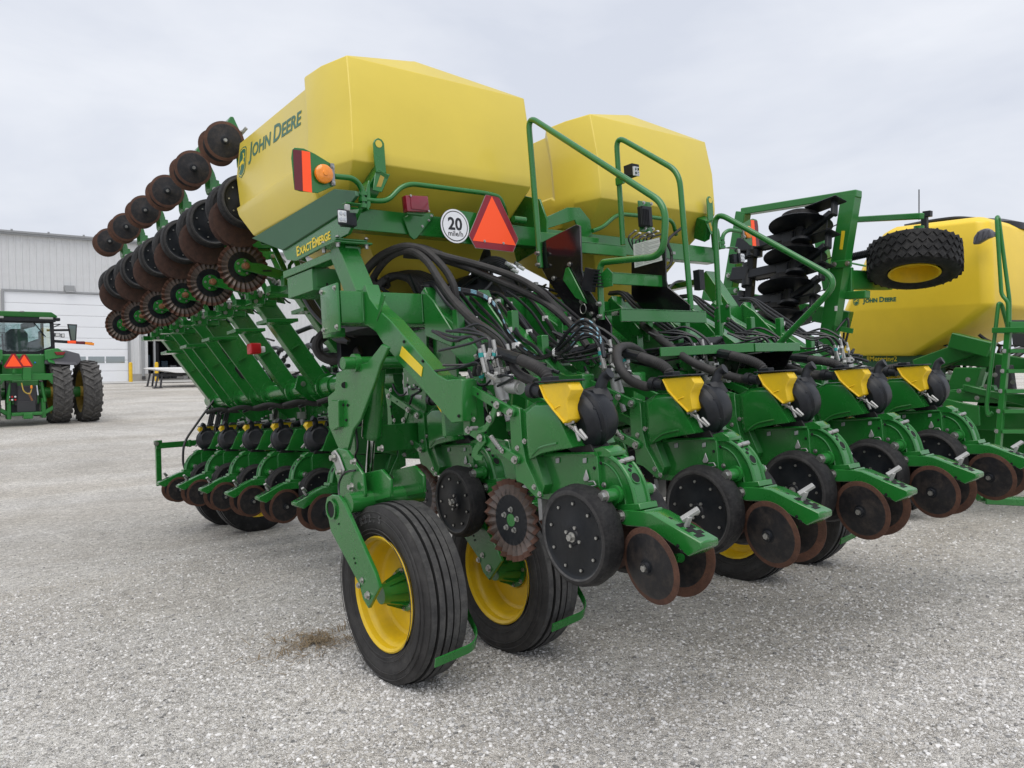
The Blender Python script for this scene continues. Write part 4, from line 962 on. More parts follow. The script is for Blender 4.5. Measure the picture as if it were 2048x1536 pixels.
for i in range(15):
    t0 = i / 15; a0, b0 = 1268 + 2*t0, 491 + 43*t0
    for (u0, u1) in ((.04, .30), (.36, .96)) if i % 3 else ((.04, .55),):
        m.prism([Lp(a0 + 52*u0, b0 - 14*u0, x=4.0945), Lp(a0 + 52*u1, b0 - 14*u1, x=4.0945), Lp(a0 + 52*u1, b0 + 1.1 - 14*u1, x=4.0945), Lp(a0 + 52*u0, b0 + 1.1 - 14*u0, x=4.0945)], X_*.0004, 'paper_ink', False)
m.build('stair_stringer', PL, .003)
for (a, b, yy, dep) in (((1163, 487), (1252, 498), 3.78, .22), ((1176, 541), (1330, 562), 3.50, .22), ((1232, 617), (1413, 633), 3.20, .24)):
    p, q = Lp(*a, y=yy), Lp(*b, y=yy); z = (p.z + q.z) / 2; x0, x1 = max(3.375, p.x), q.x
    m = MB(); m.box(((x0+x1)/2, yy + .008, z - .02), (x1 - x0, .016, .075), 'green'); m.box(((x0+x1)/2, yy + dep/2, z + .012), (x1 - x0, dep, .01), 'green')
    for i in range(8): m.box((x0 + (i + .5)*(x1-x0)/8, yy + .05 + .1*(i % 2), z + .004), (.03, .012, .01), 'steel_grey', bev=False)
    m.build('stair_step', PL, .002)
m = MB(); p, q, r = Lp(1345, 700, y=2.92), Lp(1470, 682, y=2.72), Lp(1548, 690, y=2.72)
zz = 1.66
m.prism([V((3.42, 2.98, zz)), V((3.95, 2.74, zz)), V((4.42, 2.74, zz)), V((4.42, 3.2, zz)), V((3.42, 3.2, zz))], Z_*.012, 'black_paint')
m.bar((3.42, 2.97, zz - .015), (3.95, 2.73, zz - .015), .014, .05, 'green'); m.bar((3.96, 2.73, zz - .015), (4.42, 2.73, zz - .015), .014, .05, 'green')
m.prism([V((3.9, 2.76, zz - .03)), V((4.1, 3.25, zz - .03)), V((4.1, 3.25, zz - .5)), V((4.05, 3.1, zz - .5))], X_*.01, 'black_gloss'); m.prism([V((4.40, 2.76, zz - .03)), V((4.40, 3.25, zz - .03)), V((4.40, 3.25, zz - .6)), V((4.40, 3.05, zz - .5))], X_*.01, 'black_gloss')
m.prism([V((3.98, 3.2, zz)), V((4.36, 3.2, zz)), V((4.30, 3.2, zz + .10)), V((4.08, 3.2, zz + .09))], Y_*.01, 'black_gloss')
m.build('stair_platform', PL, .002)
m = MB(); m.tube(fillet([Lp(1081, 536, x=3.34), Lp(1056, 232, x=3.34), Lp(1332, 410, x=3.34), Lp(1327, 512, x=3.34), Lp(1203, 525, x=3.34), Lp(1199, 545, x=3.34), Lp(1204, 640, x=3.34)], .10, 7), .019, 'green', 14)
for c_ in ((1076, 507), (1077, 530), (1199, 608), (1201, 633)): m.bolt(Lp(*c_, x=3.32), -X_, .011, h=.02)
q = Lp(1208, 558, x=3.33); m.prism([q + V((0, a, b)) for a, b in ((-.06, -.05), (.02, -.05), (.03, .03), (-.03, .06), (-.07, .02))], X_*.008, 'green')
q = Lp(1180, 560, x=3.30); m.box(q, (.03, .09, .13), 'black_plastic', Matrix.Rotation(R(20), 3, 'X').to_euler())
for i in range(6): m.box(q + V((-.01, -.05 - .004*i, .05 - .02*i)), (.02, .08, .007), 'black_plastic', Matrix.Rotation(R(12), 3, 'X').to_euler())
m.build('hand_rail', PL)
m = MB(); m.tube(fillet([Lp(1246, 490, x=4.12), Lp(1232, 272, x=4.12), Lp(1358, 344, x=4.12), Lp(1382, 618, x=4.12)], .10, 7), .019, 'green', 14)
q = Lp(1240, 362, x=4.1); m.box(q, (.02, .07, .05), 'green')
m.box(Lp(1263, 342, x=4.04), (.07, .075, .075), 'black_plastic'); q = Lp(1272, 343, x=4.0); m.box(q, (.05, .012, .06), 'lens')
for i in (-1, 1):
    for j_ in (-1, 1): m.box(q + V((i*.012, -.008, j_*.014)), (.014, .004, .016), 'chrome')
q = Lp(1392, 560, x=4.2); m.box(q + V((.03, 0, 0)), (.05, .05, .13), 'black_plastic')
m.build('hand_rail', PL)
m = MB(); m.tube(fillet([Lp(1441, 672, x=4.46), Lp(1428, 422, x=4.46), Lp(1680, 562, x=4.46), Lp(1546, 700, x=4.46)], .12, 8), .019, 'green', 14)
q = Lp(1442, 628, x=4.45); m.prism([q + V((0, a, b)) for a, b in ((-.07, -.04), (-.07, .06), (.03, .06), (.06, .01), (.03, -.06), (-.05, -.06))], X_*.012, 'green')
for a, b in ((-.055, -.04), (-.055, .045), (.02, .045), (.02, -.045)): m.bolt(q + V((-.001, a, b)), -X_, .009)
m.build('hand_rail', PL)
# deck rail between the tanks and the electronics on it
m = MB(); a, b = Lp(1085, 450, y=4.0), Lp(1170, 455, y=4.0); m.box((3.75, 4.0, 2.50), (.55, .03, .07), 'green')
m.prism([Lp(x, y, y=4.1) for x, y in ((1080, 440), (1135, 415), (1160, 415), (1180, 440), (1185, 470), (1165, 480), (1150, 440), (1080, 462))], Y_*.012, 'green'); m.build('deck_bracket', PL, .002)
m = MB(); m.box(Lp(1290, 434, y=3.75), (.10, .05, .14), 'black_plastic'); q = Lp(1290, 434, y=3.79); m.box(q, (.13, .01, .22), 'green'); 
for i in range(6): m.box(Lp(1290, 434, y=3.722) + V((-.04 + .016*i, 0, 0)), (.006, .01, .12), 'black_plastic')
for a, b in ((-.04, .09), (.04, .09), (-.04, -.09), (.04, -.09)): m.bolt(q + V((a, -.03, b)), -Y_, .009)
for i in range(7):
    a = Lp(1270 + 9*i, 462 + (i*5) % 12, y=3.74); m.tube(catmull([a, a + V((-.05 - .01*i, .02, -.05)), a + V((.02, .04, -.13 - .01*i)), a + V((.1, .05, -.16))], 4), .006, 'cable', 6); m.box(a, (.02, .02, .012), 'white' if i % 2 else 'steel')
m.build('control_module', PL, .004)

# ---- left wing folded forward
m = MB(); m.box((3.93, 7.9, 1.33), (.18, 5.0, .18), 'green'); m.box((3.93, 7.9, 1.0), (.10, 4.6, .10), 'green')
for y in (6.0, 7.1, 8.2, 9.3, 10.2): m.prism([V((3.2, y, 1.60)), V((3.45, y, 1.62)), V((3.86, y, 1.43)), V((3.86, y, 1.20)), V((3.6, y, 1.25))], Y_*.02, 'green')
m.build('wing_toolbar', PL, .006)
m = MB(); m.cyl((3.32, 5.6, 1.675), (3.32, 10.35, 1.675), .085, 'green', 28); m.cyl((3.32, 6.78, 1.675), (3.32, 6.95, 1.675), .10, 'green', 24)
m.prism([V((3.26, 7.25, 1.55)), V((3.5, 7.25, 1.5)), V((3.55, 7.25, 1.75)), V((3.42, 7.25, 1.9)), V((3.3, 7.25, 1.78)), V((3.16, 7.25, 1.80)), V((3.12, 7.25, 1.68))], Y_*.03, 'green'); m.bolt((3.2, 7.249, 1.72), -Y_, .018)
m.build('wing_pivot_tube', PL)
ys = [6.16, 6.99, 7.71, 8.36, 8.70, 9.21, 9.52, 10.04]
for i, y in enumerate(ys):
    m = MB(); wide = i in (3, 4, 5, 6)
    if wide:   # flat plate, slot openings painted on as dark shade
        P = [(2.60, 2.47), (2.90, 2.47), (3.40, 1.72), (3.36, 1.60), (3.20, 1.62), (2.72, 2.33), (2.67, 2.40)]
        m.prism([V((a, y, b)) for a, b in P], Y_*.02, 'green')
        for t_ in (.25, .60): 
            c = V((2.90 + .36*t_, y - .001, 2.30 - .62*t_)); d = V((.40, 0, -.62)).normalized(); n_ = V((.62, 0, .40)).normalized()
            if (i + int(t_*10)) % 2: continue
            m.prism([c + d*.09, c + d*.065 + n_*.028, c - d*.06 + n_*.028, c - d*.09, c - d*.065 - n_*.028, c + d*.06 - n_*.028], V((0, -.001, 0)), 'dark_void', False)
            m.tube([c + d*.09, c + d*.065 + n_*.028, c - d*.06 + n_*.028, c - d*.09, c - d*.065 - n_*.028, c + d*.06 - n_*.028, c + d*.09], .004, 'green', 5)
    else:      # boxed arm
        P = [(2.66, 2.47), (2.86, 2.47), (3.37, 1.72), (3.34, 1.60), (3.24, 1.62), (2.74, 2.36)]
        m.prism([V((a, y, b)) for a, b in P], Y_*.10, 'green')
    m.lathe([(-.012, .125), (.012, .125), (.012, .085), (-.012, .085), (-.012, .125)], (3.32, y - .02, 1.675), Y_, 'green', 28)
    m.prism([V((2.99, y - .03, 2.03)), V((3.07, y - .03, 2.07)), V((3.07, y - .03, 2.075)), V((2.99, y - .03, 2.035))], Y_*.03, 'green', False)
    m.build('lift_arm', PL, .006)
for k in range(6):   # head channels that carry the tipped up units
    y = 5.99 + SP*k; m = MB(); m.box((2.60, y + .05, 2.42), (.36, .09, .05), 'green'); m.box((2.56, y - .06, 2.43), (.12, .14, .08), 'green'); m.box((2.50, y - .13, 2.46), (.07, .06, .08), 'green')
    for q in ((2.58, .03), (2.50, .05), (2.54, -.02)): m.bolt((q[0], y - .135 if q[0] > 2.53 else y - .16, 2.43 + q[1]), -Y_, .013)
    for i in range(4): m.cyl((2.50 + .06*i, y - .02, 2.44), (2.50 + .06*i, y - .02, 2.52), .011, 'steel', 6)
    m.cyl((2.98, y - .02, 2.62), (2.78, y - .02, 2.60), .03, 'cast_alu', 14); m.tube(catmull([(2.74, y, 2.55), (2.85, y - .06, 2.62), (2.99, y, 2.60), (3.1, y, 2.45), (3.14, y, 2.2)], 5), .010, 'cable', 7)
    m.build('head_channel', PL, .003)
m = MB(); q = Lp(508, 698, y=7.4); m.box(q, (.10, .12, .10), 'red'); m.box(q + V((.05, -.02, -.01)), (.09, .05, .06), 'white'); m.build('stop_block', PL, .012, 2)
for (x, y) in ((3.42, 9.29), (3.42, 10.06)):
    m = MB(); c = V((x, y, .565)); tyre(m, c, Y_, .465, .25, .288, 'rubber', 5, 48); wr = m.build('wing_wheel', PL)
    m = MB(); m.lathe([(-.10, .292), (-.10, .27), (-.05, .25), (.02, .23), (.03, .1), (.03, 0)], c, Y_, 'yellow', 32); m.build('rim', wr)
m = MB(); m.bar((3.8, 9.68, 1.3), (3.42, 9.68, .56), .06, .10, 'green'); m.cyl((3.42, 9.3, .565), (3.42, 10.05, .565), .04, 'green'); m.build('wing_wheel_arm', PL, .004)
m = MB(); q = Lp(316, 892, x=2.62); e = Lp(318, 972, x=2.62); m.bar(q + V((-.03, 0, 0)), q + V((1.2, 0, 0)), .07, .07, 'green'); m.bar(q + V((0, 0, .06)), e, .05, .06, 'green', up=X_); m.box(q + V((0, 0, .05)), (.08, .08, .03), 'green'); m.box(q + V((.36, 0, 0)), (.03, .09, .09), 'green'); m.bolt(q + V((-.03, -.04, .03)), -Y_, .02); m.build('marker_arm', PL, .004)
# hub bars above the wing meters
for k in range(-1, 5):
    y = 6.62 + SP*k; m = MB(); m.tube(catmull([(3.02, y - .05, 1.52), (3.16, y - .1, 1.55), (3.35, y - .16, 1.52), (3.6, y - .25, 1.58), (3.8, y - .4, 1.66)], 6), .026, 'hose', 10); m.tube(catmull([(3.2, y, 1.5), (3.4, y - .02, 1.56), (3.75, y - .1, 1.55)], 5), .016, 'cable', 8); m.build('vacuum_hose', PL)
# ---- hoses and cables over the rear of the planter
def path(fn, pts): return [fn(a, b, y=y) for a, b, y in pts]
def hose(pts, r, mat='hose', fn=H4, corr=False, n=7, nm='hose', k=10):
    m = MB(); P = catmull(path(fn, pts), n)
    (m.corr(P, r, mat, k) if corr else m.tube(P, r, mat, k)); return m.build(nm, PL)
hose([(150, 420, 4.35), (230, 290, 4.3), (340, 180, 4.2), (490, 115, 4.05), (620, 130, 3.95), (720, 200, 3.85), (810, 310, 3.78), (855, 430, 3.75), (850, 560, 3.78), (830, 700, 3.85)], .0225)
hose([(250, 420, 4.4), (330, 270, 4.3), (430, 170, 4.15), (550, 145, 4.0), (660, 215, 3.86), (750, 350, 3.72), (840, 480, 3.60), (960, 605, 3.42), (1090, 695, 3.22), (1180, 785, 3.05), (1230, 890, 2.9), (1290, 985, 2.78), (1400, 1045, 2.68)], .0225)
hose([(330, 200, 4.3), (480, 120, 4.12), (640, 140, 4.0), (800, 185, 3.92), (960, 225, 3.85), (1130, 275, 3.75), (1290, 335, 3.62), (1430, 420, 3.5), (1530, 520, 3.45), (1620, 640, 3.4)], .022)
hose([(500, 170, 4.15), (700, 190, 4.05), (900, 245, 3.9), (1080, 320, 3.8), (1280, 405, 3.65), (1450, 490, 3.5), (1570, 580, 3.4), (1680, 690, 3.3), (1760, 800, 3.2)], .021)
hose([(200, 350, 4.5), (320, 210, 4.35), (460, 150, 4.2), (600, 120, 4.1), (760, 170, 4.05)], .0225)
# bundle under the near tank, looping forward
for i in range(13):
    m = MB(); dy = .035*i
    m.tube(catmull([H4(300 - 14*i, 480, y=4.3 + dy), H4(330 + 5*i, 380 - 4*i, y=4.3 + dy), H4(430 + 18*i, 315 - 3*i, y=4.28 + dy), H4(540 + 24*i, 340, y=4.25 + dy), H4(600 + 28*i, 430, y=4.25 + dy)], 6), .0235, 'hose', 9); m.build('bundle_hose', PL)
# black spiral and looped hoses beside the near fan
m = MB()
for i in range(6):
    m.tube(catmull([H4(960 + 8*i, 360, y=4.35), H4(990 + 5*i, 250 + 6*i, y=4.2), H4(1090 + 5*i, 190 + 10*i, y=4.15), H4(1190, 210 + 14*i, y=4.12), H4(1250, 290 + 6*i, y=4.12), H4(1290, 400, y=4.2)], 5), .011, 'cable', 7)
for i in range(5): q = H4(1200 + 20*i, 225 + 20*(i % 3), y=4.08); m.cyl(q, q + V((.05, 0, -.02)), .013, 'steel' if i % 2 else 'white', 8)
m.build('hydraulic_hose', PL)
# seed delivery hoses to each rear unit, and the corrugated air hose behind it
SEED = {1: [(1290, 773, 2.64), (1257, 758, 2.68), (1237, 728, 2.74), (1236, 699, 2.82), (1262, 694, 2.95), (1290, 713, 3.1), (1312, 738, 3.3)],
        2: [(1478, 757, 2.66), (1432, 744, 2.74), (1380, 722, 2.86), (1335, 690, 3.05), (1300, 662, 3.3), (1285, 650, 3.6)],
        3: [(1630, 752, 2.66), (1585, 738, 2.8), (1540, 722, 3.0), (1500, 712, 3.3)], 4: [(1752, 754, 2.68), (1705, 753, 2.8), (1640, 748, 3.0), (1570, 738, 3.35)]}
AIR = [Lp(a_, b_, y=c_) - V((XC, 0, 0)) for a_, b_, c_ in ((1097, 762, 2.50), (1090, 748, 2.52), (1072, 734, 2.58), (1042, 720, 2.72), (1005, 708, 2.92), (968, 697, 3.15))]
for n in range(5):
    ox = V((XC + SP*n, 0, 0)); e = U(528, 245, -.12) + ox
    if n in SEED:
        m = MB(); m.tube(catmull([e + V((0, .05, .006))] + [Lp(a_, b_, y=c_) for a_, b_, c_ in SEED[n]], 7), .0235, 'hose', 12); m.build('seed_hose', PL)
    j_ = V((.02*math.sin(n*2.3), .0, .02*math.sin(n*3.1)))
    m = MB(); P = [p + ox + j_*(i / 5) - V((0, 0, (p.z - AIR[0].z)*(1.2 if n == 4 else .35 if n == 3 else 0))) for i, p in enumerate(AIR)]
    m.corr(catmull(P[:4], 6), .027, 'hose', 12); m.tube(catmull(P[3:] + ([P[-1] + V((.10, .22, -.12)), P[-1] + V((.16, .45, -.35))] if n == 0 else [P[-1] + V((-.12, .35, -.06)), P[-1] + V((-.2, .7, -.2))]), 6), .026, 'black_plastic', 10); m.build('air_hose', PL)
# thin striped hydraulic lines that loop down to the second unit
for i in range(3):
    m = MB(); d = 9*i
    P = catmull([H4(640, 385 + d, y=3.9), H4(820, 395 + d, y=3.86), H4(1000, 425 + d, y=3.82), H4(1110, 490 + d, y=3.75), H4(1170, 590 + d, y=3.68), H4(1220, 700 + d, y=3.58), H4(1310, 800 + d, y=3.45), H4(1420, 865 + d*.6, y=3.30), H4(1530, 830 + d, y=3.15), H4(1620, 700 + 60*i, y=3.02), H4(1720, 615 + 50*i, y=2.92), H4(1810, 660 + 35*i, y=2.85), H4(1850, 760 + 12*i, y=2.82), H4(1870, 870, y=2.80)], 8)
    m.tube(P, .0105, 'cable', 9)
    for a in range(4, len(P) - 6, 5): m.tube([p + V((-.006, -.0075, .003)) for p in P[a:a+3]], .0035, 'hose_stripe', 5)
    for a in (22, 46, 64): m.tube(P[a:a+2], .0135, 'white', 9)
    m.build('hydraulic_line', PL)
# cable runs along the sloping beams
for b in range(5):
    m = MB(); x = 2.56 + .381*b*2 if b else 2.53
    for i in range(4):
        o = V((.012*i, 0, .012*(i % 2)))
        m.tube(catmull([V((x, 3.98, 2.14)) + o, V((x, 3.86, 2.12)) + o, V((x, 3.72, 1.99 + .012*i)) + o, V((x, 3.45, 1.80 + .008*i)) + o, V((x + .02, 3.22, 1.64)) + o, V((x + .03 + .03*i, 3.0, 1.60 - .02*i)) + o], 6), .0105, 'cable', 8)
    for y, z in ((3.6, 1.90), (3.3, 1.69)): m.box((x + .015, y, z + .012), (.06, .012, .05), 'cable'); m.box((x - .005, y - .02, z + .0), (.016, .02, .03), 'white')
    m.build('cable_run', PL)
# valve stacks with capped fittings above each rear unit
for n in range(5):
    m = MB(); c = U(300, 130, -.03) + V((XC + SP*n, 0, 0))
    for i in range(5):
        q = c + V((-.09 + .04*i, .03*(i % 2), .0)); m.cyl(q, q + V((-.008, .02, .11 + .02*(i % 3))), .0095, 'cast_alu', 6); m.cyl(q + V((-.006, .014, .07)), q + V((-.007, .016, .09)), .0125, ('teal', 'white', 'steel')[i % 3], 8)
        m.tube(catmull([q + V((-.008, .02, .11)), q + V((-.02, .06, .17)), q + V((-.06, .16, .16 + .02*i)), q + V((-.09, .28, .22))], 4), .008, 'cable', 6)
    m.build('valve_stack', PL)
# clutter and dark filler added to close the bright gap under the tanks: fan housing, manifolds, frame members, wiring
m = MB(); m.lathe([(-.14, 0), (-.14, .20), (-.10, .26), (.10, .26), (.14, .2), (.14, 0)], (3.25, 4.5, 2.05), Y_, 'black_plastic', 28); m.box((3.25, 4.5, 1.85), (.6, .3, .2), 'dark_void'); m.build('vacuum_fan', PL, .004)
m = MB(); m.box((4.1, 4.9, 1.86), (2.1, .16, .16), 'green'); m.box((4.1, 5.6, 1.8), (2.0, .16, .2), 'green'); m.box((3.1, 4.75, 1.9), (.12, 1.7, .14), 'green'); m.box((5.0, 4.75, 1.9), (.12, 1.7, .14), 'green'); m.box((3.82, 7.6, 1.5), (.3, 7, .3), 'green')
m.box((3.82, 4.3, 1.25), (3.3, .12, .16), 'green')
for x in (2.62, 3.4, 4.2, 5.0): m.prism([V((x, 4.1, 1.9)), V((x, 4.4, 1.9)), V((x, 4.42, 1.2)), V((x, 4.2, 1.15))], X_*.02, 'green')
m.build('centre_frame', PL, .004)
m = MB(); m.box((4.8, 4.75, 2.05), (.9, .5, .12), 'black_plastic'); m.build('seed_manifold', PL, .004)
m = MB(); m.box((2.9, 4.75, 2.0), (.9, .5, .10), 'black_plastic')
for i in range(14): m.cyl((2.35 + .09*i, 4.46, 2.0), (2.35 + .09*i, 4.40, 1.99), .026, 'black_plastic', 12)
m.build('seed_manifold', PL, .004)
m = MB(); m.lathe([(-.16, 0), (-.16, .24), (-.12, .30), (.12, .30), (.16, .24), (.16, 0)], (3.85, 4.95, 2.10), Y_, 'black_plastic', 28); m.box((3.85, 4.95, 1.82), (.7, .3, .2), 'black_plastic'); m.build('vacuum_fan', PL, .004)  # second housing added as dark filler where sky showed through
m = MB(); m.box((3.9, 5.35, 2.02), (2.5, .06, .52), 'black_plastic')  # dark plate added at the back to block the sky gap
for i in range(24): m.cyl((2.72 + .1*i, 5.32, 2.0 + .1*(i % 3)), (2.72 + .1*i, 5.2, 1.98 + .1*(i % 3)), .028, 'hose', 8)
m.build('seed_manifold', PL, .004)
random.seed(11); m = MB()
for i in range(46):
    x = random.uniform(2.45, 5.3); y = random.uniform(4.15, 4.6); z = random.uniform(1.55, 2.3)
    P = [V((x, y, z))]
    for k in range(4): P.append(P[-1] + V((random.uniform(-.12, .28), random.uniform(-.12, .12), random.uniform(-.16, .12))))
    m.tube(catmull(P, 4), random.choice((.008, .012, .012, .02)), random.choice(('cable', 'cable', 'hose')), 6)
    if i % 3 == 0: m.box(P[2] + V((0, -.02, 0)), (.03, .02, .02), random.choice(('white', 'steel', 'steel_grey')))
m.build('wiring', PL)
for i in range(4):      # looped seed hoses behind the lift arms
    o = .06*i; m = MB(); m.tube(catmull([K(700 + 40*i, 1150, y=5.5 + o), K(540 + 20*i, 1130, y=5.5 + o), K(420, 1190 + 10*i, y=5.5 + o), K(370 + 8*i, 1290, y=5.5 + o), K(420, 1390, y=5.5 + o), K(540, 1440 - 12*i, y=5.45 + o), K(680, 1400, y=5.4 + o), K(820, 1330, y=5.3 + o)], 6), .034, 'hose', 10); m.build('seed_hose', PL)
for i in range(4):
    m = MB(); m.tube(catmull([K(240 + 18*i, 780, y=5.6), K(330 + 20*i, 930, y=5.5), K(440 + 12*i, 1050, y=5.4), K(560, 1150 + 20*i, y=5.3), K(700, 1250, y=5.2)], 5), .022, 'cable', 8); m.build('hydraulic_hose', PL)
random.seed(5); m = MB()
for i in range(26):     # loose cables inside the left wing
    y = random.uniform(5.6, 9.8); x = random.uniform(3.35, 3.7)
    P = [V((x, y, 2.2 - random.random()*.5))]
    for k in range(4): P.append(P[-1] + V((random.uniform(-.06, .12), random.uniform(-.25, .25), random.uniform(-.28, .0))))
    m.tube(catmull(P, 4), random.choice((.009, .014, .022)), random.choice(('cable', 'cable', 'hose')), 7)
m.build('wiring', PL)
random.seed(41); m = MB()
for i in range(40):     # dark filler hoses added behind the lift arms to darken the gaps
    y = random.uniform(5.7, 9.6); x = random.uniform(3.45, 3.75); z = random.uniform(1.75, 2.35)
    m.tube(catmull([V((x, y, z)), V((x + random.uniform(-.05, .08), y + .25, z + random.uniform(-.12, .08))), V((x, y + .55, z + random.uniform(-.2, .1))), V((x + .05, y + .85, z + random.uniform(-.1, .1)))], 4), random.choice((.012, .02, .026)), random.choice(('cable', 'hose', 'black_plastic')), 7)
m.box((3.78, 7.9, 1.72), (.10, 4.4, .14), 'green'); m.build('hose_filler', PL)
m = MB()
for i in range(9):      # cable loom hanging at the wing tip
    o = V((3.26 + .03*i, 10.1 + .02*(i % 3), 1.62)); m.tube(catmull([o, o + V((-.05, .02, -.18)), o + V((-.10, .02, -.40)), o + V((-.13 - .01*i, .0, -.62 - .03*i))], 5), .012, 'cable', 6)
m.tube(catmull([Lp(428, 800, y=10.0), Lp(392, 850, y=9.9), Lp(370, 885, y=9.8), Lp(366, 920, y=9.8), Lp(370, 940, y=9.8)], 5), .014, 'cable', 7)
m.build('cable_loom', PL)
m = MB(); m.bar((3.45, 6.4, 1.55), (3.75, 6.3, 1.30), .03, .03, 'steel_grey'); m.cyl((3.5, 6.75, 1.5), (3.8, 6.6, 1.3), .03, 'green'); m.cyl((3.55, 7.4, 2.3), (3.6, 7.3, 1.6), .04, 'green'); m.cyl((3.6, 6.6, 2.35), (3.62, 6.6, 1.75), .03, 'chrome'); m.build('wing_cylinder', PL)

random.seed(17)
for i in range(26):
    m = MB(); a0 = random.uniform(640, 1500); b0 = 380 + (a0 - 640)*.10; k = random.uniform(.75, 1.05); y0 = random.uniform(3.82, 4.0)
    P = [H4(a0, b0 + random.uniform(-20, 30), y=y0 + .1), H4(a0 + 90*k, b0 + 30 + random.uniform(-15, 20), y=y0), H4(a0 + 210*k, b0 + 150 + random.uniform(-20, 20), y=y0 - .18), H4(a0 + 330*k, b0 + 290 + random.uniform(-30, 30), y=y0 - .38), H4(a0 + 460*k, b0 + 400 + random.uniform(-40, 40), y=y0 - .58), H4(a0 + 540*k, b0 + 470 + random.uniform(-40, 20), y=y0 - .72)]
    m.tube(catmull(P, 6), random.choice((.007, .009, .011)), 'cable', 7)
    if i % 2: q = catmull(P, 6)[random.randint(8, 24)]; m.box(q, (.022, .03, .03), 'white')
    m.build('hydraulic_line', PL)
for n in range(5):      # fittings clustered round each downforce valve
    m = MB(); c = U(300, 150, -.05) + V((XC + SP*n, 0, 0))
    for i in range(9):
        q = c + V((random.uniform(-.09, .05), random.uniform(-.05, .12), random.uniform(-.04, .09))); d = V((random.uniform(-.6, .3), random.uniform(-.4, .4), random.uniform(.2, 1))).normalized()
        m.cyl(q, q + d*.05, .009, random.choice(('steel', 'cast_alu', 'cable')), 6); m.cyl(q + d*.015, q + d*.03, .0125, random.choice(('steel', 'white', 'teal', 'cable')), 6)
        if i % 2: m.tube(catmull([q + d*.05, q + d*.09 + V((0, .03, .01)), q + d*.08 + V((-.04, .12, .0)), q + V((-.1, .25, .06))], 4), .0065, 'cable', 6)
    m.build('valve_fitting', PL)
# ---------------------------------------------------------------- tractor seen from behind
mat('tractor_glass', (.55, .68, .68), .03, trans=1.0); g_ = MATS['tractor_glass'].node_tree
gt = g_.nodes.new('ShaderNodeBsdfTransparent'); gt.inputs[0].default_value = (.80, .88, .88, 1); gg = g_.nodes.new('ShaderNodeBsdfGlossy'); gg.inputs['Roughness'].default_value = .03; gm_ = g_.nodes.new('ShaderNodeMixShader'); gm_.inputs[0].default_value = .10
g_.links.new(gt.outputs[0], gm_.inputs[1]); g_.links.new(gg.outputs[0], gm_.inputs[2]); g_.links.new(gm_.outputs[0], g_.nodes['Material Output'].inputs[0])
mat('seat_grey', (.13, .135, .14), .8); mat('fender_grey', (.085, .085, .095), .5)
tc_ = Wp(47, 851, t=24.8); hd = V((-.03, 1, 0)).normalized(); rt = V((hd.y, -hd.x, 0))
TRC = empty('tractor'); gzt = tc_.z
TRC.matrix_world = Matrix(((rt.x, hd.x, 0, tc_.x), (rt.y, hd.y, 0, tc_.y), (0, 0, 1, gzt), (0, 0, 0, 1)))
tag(TRC, 'green row-crop tractor with dual rear tyres seen from behind near the shed', 'tractor')
def lug_tyre(x, y, r, w_, rim, name='rear_wheel'):
    m = MB(); c = V((x, y, r)); h = w_/2; ri = r - .06
    m.lathe([(-h*.7, rim), (-h, rim + .12), (-h, ri - .10), (-h*.85, ri), (h*.85, ri), (h, ri - .10), (h, rim + .12), (h*.7, rim)], c, X_, 'rubber_dusty', 40)
    nl = 22
    for s in (-1, 1):
        for k in range(nl):
            a0 = 2*math.pi*(k + (.5 if s > 0 else 0))/nl; pts = []
            for (u, da) in ((.0, 0), (1.0, .20)):
                for dw in (-.028, .028):
                    a = a0 + da + dw/r*1.3; pts.append((s*h*(.02 + u*.98), a))
            def P(xx, a, rr): return c + V((xx, math.sin(a)*rr, math.cos(a)*rr))
            lo = [P(xx, a, ri - .03 - (.04 if abs(xx) > h*.5 else 0)) for xx, a in pts]; hi = [P(xx, a, r - (.03 if abs(xx) > h*.5 else 0)) for xx, a in pts]
            o = lo + hi; m.add(o, [(4, 5, 7, 6), (0, 1, 5, 4), (2, 6, 7, 3), (0, 4, 6, 2), (1, 3, 7, 5)], 'rubber_dusty', True)
    wr = m.build(name, TRC, 0)
    m = MB(); m.lathe([(-h*.75, rim + .02), (-h*.72, rim - .02), (-h*.2, rim - .06), (-.02, rim*.8), (-.02, .2), (-.02, 0)], c, X_, 'yellow_dirty', 32); m.lathe([(.02, 0), (.02, rim*.8), (h*.2, rim - .06), (h*.72, rim - .02), (h*.75, rim + .02)], c, X_, 'yellow_dirty', 32)
    m.cyl(c + V((-.22, 0, 0)), c + V((.0, 0, 0)), .18, 'yellow_dirty', 16)
    for k in range(8): a = k*math.pi/4; m.cyl(c + V((-.24, .13*math.cos(a), .13*math.sin(a))), c + V((-.2, .13*math.cos(a), .13*math.sin(a))), .025, 'steel_grey', 6)
    m.build('rim', wr)
for x in (-1.80, -.96, .96, 1.80): lug_tyre(x, 0, 1.01, .54, .66)
for x in (-.95, .95): lug_tyre(x, 3.0, .78, .46, .45, 'front_wheel')
m = MB(); m.cyl((-1.8, 0, 1.0), (1.8, 0, 1.0), .17, 'green_far', 16); m.box((0, .1, 1.05), (.75, 1.1, .75), 'green_far'); m.box((0, -.35, .95), (.6, .4, .6), 'dim'); m.box((0, 1.8, 1.2), (.8, 2.6, .6), 'green_far'); m.box((0, 3.2, 1.75), (.85, 2.0, .8), 'green_far'); m.cyl((-.9, 3.0, .78), (.9, 3.0, .78), .14, 'green_far')
m.build('chassis', TRC, .03)
m = MB(); m.box((0, -.12, 1.82), (1.2, .25, .78), 'green_far'); m.build('rear_panel', TRC, .04)
